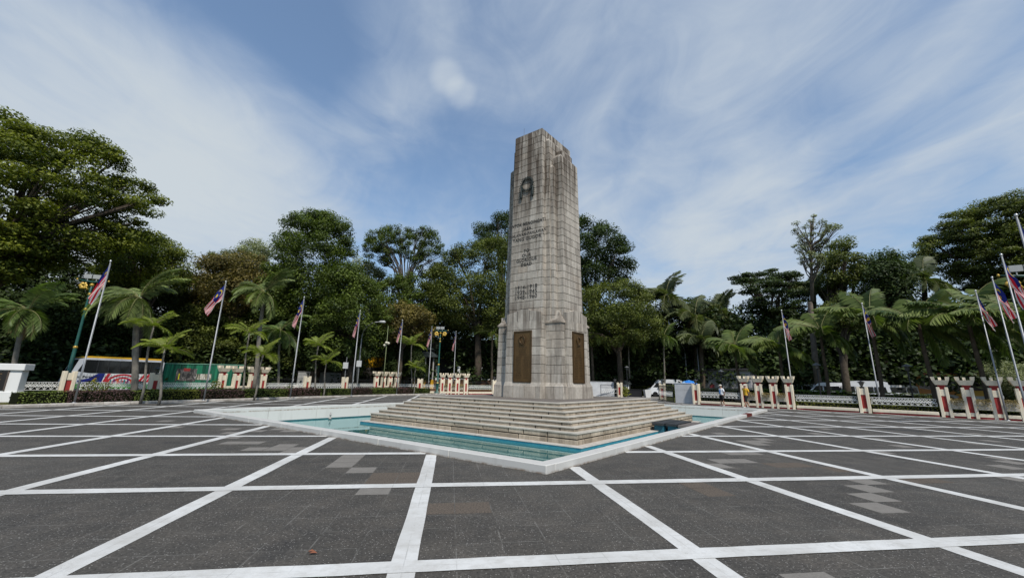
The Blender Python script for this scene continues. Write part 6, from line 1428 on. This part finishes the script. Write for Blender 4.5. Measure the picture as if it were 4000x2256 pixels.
# white kiosk at right
a, b = pixd(2724, 1480, 60), pixd(2932, 1480, 58); zt = zat(2800, 1440, a); a.z = b.z = 0; W, rz = facing(a, b); r_ = thing('kiosk', 'long low white kiosk with grey bands and a red emblem behind the walkers', 'building', a, rz)
mb = MB(); mb.box(0, W, 0, 4, 0, zt-.2); mb.build('wall', plain('kiosk wall', (.40, .39, .41), .6, .3, var=.15), r_); mb = MB(); mb.box(-.4, W+.4, -.5, 4.4, zt-.199, zt); mb.build('roof', plain('kiosk roof', (.055, .05, .055), .8), r_)
mb = MB(); mb.box(0, W*.55, -.02, -.003, .98, 1.08); mb.build('red_band', plain('kiosk band', (.22, .06, .07), .6), r_); mb = MB(); mb.box(0, W*.55, -.021, -.004, .88, .975); mb.build('blue_band', plain('kiosk blue', (.06, .07, .16), .6), r_)
mb = MB(); mb.box(W*.24, W*.33, -.03, -.004, 1.25, 1.75); mb.build('emblem_base', plain('emblem red', (.40, .07, .08), .6), r_); mb = MB(); mb.faces([(W*.24, -.03, 1.76), (W*.33, -.03, 1.76), (W*.325, -.03, 2.05), (W*.30, -.03, 2.1), (W*.30, -.03, 2.25), (W*.27, -.03, 2.25), (W*.27, -.03, 2.1), (W*.245, -.03, 2.05)], [tuple(range(8))]); mb.build('emblem_top', plain('emblem pale', (.48, .50, .50), .6), r_)
for k in range(4): x0 = W*(.60+.10*k); mb = MB(); mb.box(x0, x0+W*.06, -.02, -.004, .4, zt-.7); mb.build('door' if k % 2 else 'window', plain('kiosk panel', (.16, .16, .18), .4, .5) if k % 2 == 0 else plain('kiosk door', (.24, .24, .26), .5), r_)
# blue umbrella
b = pixd(2690, 1480, 50); z = zat(2690, 1483, b); r_ = thing('umbrella', 'blue patio umbrella showing over the grey gate wall', 'umbrella', (b.x, b.y, 0)); mb = MB(); n = 8; Rr = .95
apex = (0, 0, z); rim = [(Rr*math.cos(2*math.pi*k/n), Rr*math.sin(2*math.pi*k/n), z-.42) for k in range(n)]; mid = [(Rr*.62*math.cos(2*math.pi*k/n), Rr*.62*math.sin(2*math.pi*k/n), z-.15) for k in range(n)]
for k in range(n): j = (k+1) % n; mb.poly([apex, mid[k], mid[j]]); mb.poly([mid[k], rim[k], rim[j], mid[j]]); mb.poly([rim[k], (rim[k][0], rim[k][1], z-.55), (rim[j][0], rim[j][1], z-.55), rim[j]])
t = MT('umbrella blue'); t.set(.6, .3); n = t.noise(2.2, 3, .5); t.base(t.mix(t.ramp(n, [(.55, 0.0), (.62, 1.0)]), (.008, .15, .52), (.22, .42, .68))); mb.build('canopy', t.m, r_); mb = MB(); mb.tube([(0, 0, 0), (0, 0, z-.02)], .025, 8); mb.build('umbrella_pole', GALV, r_)
# white cabinet left in the gateway and its dark hood
b = pixd(2434, 1480, 56); r_ = thing('cabinet', 'white utility cabinet with a dark hipped roof behind the left gate pillar', 'cabinet', (b.x, b.y, 0)); mb = MB(); mb.bevbox(-.9, .6, -.5, .5, .5, 1.55, .02); mb.build('cabinet_body', WHITEP, r_); mb = MB(); mb.frust(1.1, .75, 1.56, .4, .3, 2.05, c0=(-.15, 0), c1=(-.15, 0)); mb.build('cabinet_roof', DKR, r_); mb = MB(); mb.box(-.8, .5, -.4, .4, -.03, .49); mb.build('cabinet_base', plain('slab grey', (.2, .2, .19), .8), r_)
# yellow-leaved clump by the left gate pillar
def clump(px, d, h, w_, mat, label, leaf=.22, n_=420):
    b = pixd(px, 1480, d); r_ = thing('shrub', label, 'shrub', (b.x, b.y, 0)); az = rng.uniform(0, 2*math.pi, n_); t_ = rng.random(n_)**.6; e = rng.uniform(.3, 1.5, n_)
    C = np.stack([np.cos(az)*np.cos(e)*t_*w_, np.sin(az)*np.cos(e)*t_*w_, .05+np.sin(e)*t_*h], 1); quads_np('shrub_leaves', leafquads(C, unit(rng.normal(size=(n_, 3))+np.array([0, 0, .5])), leaf, rng, .35), rng.random(n_), mat, r_)
    mb = MB()
    for k in range(6): a_ = k*1.05; mb.tube([(0, 0, -.03), (math.cos(a_)*w_*.3, math.sin(a_)*w_*.3, h*.5), (math.cos(a_)*w_*.5, math.sin(a_)*w_*.5, h*.85)], [.03, .02, .006], 5, cap=False)
    mb.build('stems', BARK, r_)
clump(2438, 50, 1.25, .8, HY, 'yellow leaved shrub beside the left gate pillar')
clump(372, 33, 1.25, .6, LM['yellowgreen'], 'small leafy shrub above the purple hedge in front of the coach', .13, 500); clump(425, 33.5, 1.15, .45, LM['brown'], 'small orange tinged shrub in front of the striped livery', .12, 300); clump(846, 37, 1.35, .6, LM['yellowgreen'], 'leafy shrub in front of the leftmost castellated pillar', .14, 420); clump(1136, 38, 1.1, .5, LM['mid'], 'small shrub behind the third flagpole from the left', .13, 260); clump(1530, 44, 1.3, .5, LM['olive'], 'sparse shrub in front of the tight castellated row', .12, 160)

# white inscription block at the left edge
g_ = pix(175, 1576, 0); b = pix(50, 1578, .0); r_ = thing('sign_block', 'white painted memorial sign block with dark inscription panel at the left edge', 'sign', (b.x, b.y, 0), R(14)); zt = zat(76, 1420, b)
mb = MB(); mb.bevbox(-3.2, .12, -.05, .45, .0, .62, .02); mb.bevbox(-3.1, .0, 0.0, .4, .621, zt-.32, .015); mb.bevbox(-3.25, .12, -.10, .5, zt-.319, zt, .02); mb.build('block_body', WHITEP, r_)
mb = MB(); mb.box(-2.9, -.55, -.03, -.002, .68, zt-.36); pn = mb.build('inscription_panel', plain('dark panel', (.016, .013, .012), .3, .5), r_); mb = MB()
for x0, x1, z0, z1 in ((-2.95, -2.9, .66, zt-.34), (-.55, -.50, .66, zt-.34)): mb.box(x0, x1, -.045, -.002, z0, z1)
mb.build('panel_frame', plain('panel frame', (.10, .075, .06), .5), pn)
mb = MB(); z = zt-.55
while z > .85:
    x = -2.6
    while x < -.8: l_ = random.uniform(.04, .10); mb.box(x, x+l_, -.036, -.0301, z, z+.055); x += l_+random.uniform(.02, .05)
    z -= .14
mb.build('panel_lettering', plain('panel bronze letters', (.16, .10, .045), .5, .5, .4), pn)

# ------------------------------------------------------------------ people
SKIN = plain('skin', (.36, .20, .135), .6, .3, var=.15, scale=8)
def skinned(name, nodes, edges, mat, parent, sub=2):
    me = bpy.data.meshes.new(name); me.from_pydata([n[:3] for n in nodes], edges, []); me.materials.append(mat)
    o = bpy.data.objects.new(name, me); COL.objects.link(o); o.parent = parent
    md = o.modifiers.new('skin', 'SKIN'); md.use_smooth_shade = True
    for v, n in zip(me.skin_vertices[0].data, nodes): v.radius = (n[3], n[4] if len(n) > 4 else n[3])
    me.skin_vertices[0].data[0].use_root = True
    sb = o.modifiers.new('sub', 'SUBSURF'); sb.levels = sub; sb.render_levels = sub; return o
def person(p, rz, label, shirt, shorts, cap, pose, H=1.70, inner=None):
    """walking person facing local -x, hands clasped behind the back"""
    r_ = thing('person', label, 'person', p, rz); s = H/1.70; S = lambda *n: tuple(v*s for v in n)
    lf, rf_ = pose            # foot positions along x of the near (y<0) and far leg
    B = [S(0, 0, .93, .13, .15), S(.0, 0, 1.10, .12, .145), S(-.01, 0, 1.28, .125, .165), S(-.005, 0, 1.42, .085, .10), S(-.02, 0, 1.50, .052), S(-.035, 0, 1.58, .078), S(-.03, 0, 1.64, .082)]
    E_ = [(0, 1), (1, 2), (2, 3), (3, 4), (4, 5), (5, 6)]
    for sg, fx in ((-1, lf), (1, rf_)):
        k = len(B); kx = fx*.5-.05
        B += [S(0, sg*.09, .88, .085), S(kx, sg*.10, .50, .056), S(kx*.6+fx*.4+.015, sg*.10, .33, .054), S(fx, sg*.10, .09, .034), S(fx-.02, sg*.10, .045, .036), S(fx-.15, sg*.11, .025, .026)]
        E_ += [(0, k)]+[(k+i, k+i+1) for i in range(5)]
        k = len(B)
        B += [S(0, sg*.20, 1.38, .056), S(.07, sg*.245, 1.12, .042), S(.17, sg*.15, .95, .032), S(.20, sg*.06, .90, .026)]
        E_ += [(3, k), (k, k+1), (k+1, k+2), (k+2, k+3)]
        wr_ = k+3
    body = skinned('body', B, E_, SKIN, r_)
    # hands clasped behind: palm with five fingers each
    for sg in (-1, 1):
        Hn = [S(.195, sg*.065, .905, .020), S(.205, sg*.04, .875, .026)]; He = [(0, 1)]
        for q in range(4): k = len(Hn); Hn += [S(.215-.012*q, sg*(.018), .872-.016*q, .010), S(.225-.012*q, -sg*.012, .855-.016*q, .009), S(.220-.012*q, -sg*.030, .842-.014*q, .008)]; He += [(1, k), (k, k+1), (k+1, k+2)]
        k = len(Hn); Hn += [S(.190, sg*.03, .885, .010), S(.18, sg*.005, .88, .009)]; He += [(0, k), (k, k+1)]
        skinned('hand', Hn, He, SKIN, body, 1)
    # face
    mb = MB(); mb.tube([S(-.108, 0, 1.615), S(-.128, 0, 1.585), S(-.110, 0, 1.578)], [.006*s, .014*s, .010*s], 6); mb.build('nose', SKIN, body, True)
    for sg in (-1, 1):
        mb = MB(); mb.lathe([(0, -.012), (.012, 0), (0, .012)], 8); o = mb.build('eye', plain('eye', (.03, .025, .02), .3), body); o.location = S(-.098, sg*.032, 1.615)
        mb = MB(); mb.lathe([(0, -.032), (.014, -.015), (.018, .015), (0, .032)], 8); o = mb.build('ear', SKIN, body, True); o.location = S(-.02, sg*.083, 1.60)
    mb = MB(); mb.box(-.112*s, -.100*s, -.025*s, .025*s, 1.548*s, 1.556*s); mb.build('mouth', plain('lips', (.22, .08, .07), .6), body)
    skinned('hair', [S(.02, 0, 1.585, .072), S(.0, 0, 1.64, .082)], [(0, 1)], plain('grey hair', (.10, .095, .09), .8), body, 2)
    # clothes a little outside the body
    Tn = [S(0, 0, .86, .155, .19), S(0, 0, 1.0, .150, .185), S(-.01, 0, 1.16, .145, .182), S(-.01, 0, 1.32, .135, .18), S(-.005, 0, 1.43, .085, .115), S(-.01, 0, 1.462, .065, .075)]
    Te = [(0, 1), (1, 2), (2, 3), (3, 4), (4, 5)]
    for sg in (-1, 1): k = len(Tn); Tn += [S(0, sg*.19, 1.38, .078), S(.045, sg*.235, 1.22, .076), S(.062, sg*.245, 1.15, .070)]; Te += [(3, k), (k, k+1), (k+1, k+2)]
    skinned('shirt', Tn, Te, shirt, r_)
    Sn = [S(0, 0, .95, .145, .165), S(0, 0, .84, .14, .16)]; Se = [(0, 1)]
    for sg, fx in ((-1, lf), (1, rf_)): kx = fx*.5-.05; k = len(Sn); Sn += [S(kx*.3, sg*.095, .76, .105), S(kx*.85, sg*.10, .56, .088), S(kx*.9+fx*.1, sg*.10, .42, .078)]; Se += [(1, k), (k, k+1), (k+1, k+2)]
    skinned('shorts', Sn, Se, shorts, r_)
    for sg, fx in ((-1, lf), (1, rf_)): skinned('shoe', [S(fx+.05, sg*.10, .045, .045), S(fx-.06, sg*.105, .042, .045), S(fx-.19, sg*.11, .03, .034)], [(0, 1), (1, 2)], plain('shoe white', (.55, .55, .53), .6) if sg < 0 else plain('shoe grey', (.20, .20, .21), .6), r_, 1)
    mb = MB(); c = S(-.03, 0, 1.655); R_ = .098*s; prof = [(R_*1.02, -.01), (R_, .03*s), (R_*.82, .062*s), (R_*.45, .085*s), (0, .092*s)]; mb.lathe(prof, 14); mb.v = [(x+c[0], y+c[1], z+c[2]) for x, y, z in mb.v]
    mb.faces([(c[0]-.06, -.085, c[2]+.012), (c[0]-.21, -.06, c[2]-.015), (c[0]-.235, 0, c[2]-.012), (c[0]-.21, .06, c[2]-.015), (c[0]-.06, .085, c[2]+.012), (c[0]-.06, -.085, c[2]), (c[0]-.21, -.06, c[2]-.025), (c[0]-.235, 0, c[2]-.022), (c[0]-.21, .06, c[2]-.025), (c[0]-.06, .085, c[2])], [(0, 1, 2, 3, 4), (9, 8, 7, 6, 5), (0, 5, 6, 1), (1, 6, 7, 2), (2, 7, 8, 3), (3, 8, 9, 4)])
    mb.build('cap', cap, r_, False)
    if inner is not None: skinned('shirt_front', [S(-.085, 0, .92, .075, .13), S(-.09, 0, 1.16, .075, .14), S(-.085, 0, 1.34, .06, .11)], [(0, 1), (1, 2)], inner, r_)
    return r_
WSH = plain('white shirt', (.70, .71, .74), .8, .2, var=.1, scale=4); YSH = plain('yellow shirt', (.66, .38, .035), .8, .2, var=.12, scale=4); BSH = plain('black shorts', (.014, .014, .015), .85, .2); CAPW = plain('pale cap', (.58, .54, .48), .8, .2)
person(pix(2823, 1585, 0), R(8), 'person in a loose white shirt, black shorts and pale cap walking left', WSH, BSH, CAPW, (.10, -.02), 1.66, inner=plain('blue shirt front', (.05, .14, .32), .8))
person(pix(2919, 1592, 0), R(10), 'person in a yellow shirt, black shorts and pale cap striding left behind', YSH, BSH, CAPW, (-.24, .26), 1.72)
# parked scooters and seated people behind the grille
def scooter(px, d, rz, label, col):
    b = pixd(px, 1480, d); r_ = thing('scooter', label, 'scooter', (b.x, b.y, 0), rz, 'scooters parked outside the fence'); pm = plain('scooter paint '+str(col), col, .3, .5)
    mb = MB(); mb.extrude([(-.75, .55), (-.25, .42), (.25, .35), (.42, .45), (.50, .95), (.42, .98), (.28, .52), (-.15, .62), (-.72, .78)], -.13, .13); mb.build('scooter_body', pm, r_)
    mb = MB(); mb.tube([(-.70, 0, .80), (-.35, 0, .84), (.02, 0, .74)], [.10, .14, .10], 8); mb.build('scooter_seat', BLACKI, r_, True)
    mb = MB(); mb.tube([(.44, -.32, 1.05), (.46, -.1, 1.02), (.46, .1, 1.02), (.44, .32, 1.05)], .02, 6); mb.build('handlebar', BLACKI, r_); 
    for x in (-.55, .62): mb = MB(); mb.tube([(x+.24*math.cos(t_), 0, .28+.24*math.sin(t_)) for t_ in np.linspace(0, 2*math.pi, 17)], .05, 6, cap=False); mb.build('scooter_wheel', TYRE, r_, True)
scooter(2872, 40, R(20), 'dark scooter behind the grille beside the man in white', (.02, .02, .025)); scooter(2846, 40.5, R(60), 'maroon scooter with silver box left of the dark scooter', (.10, .02, .025)); scooter(2905, 41, R(30), 'pale blue scooter between the two walkers', (.20, .30, .38))
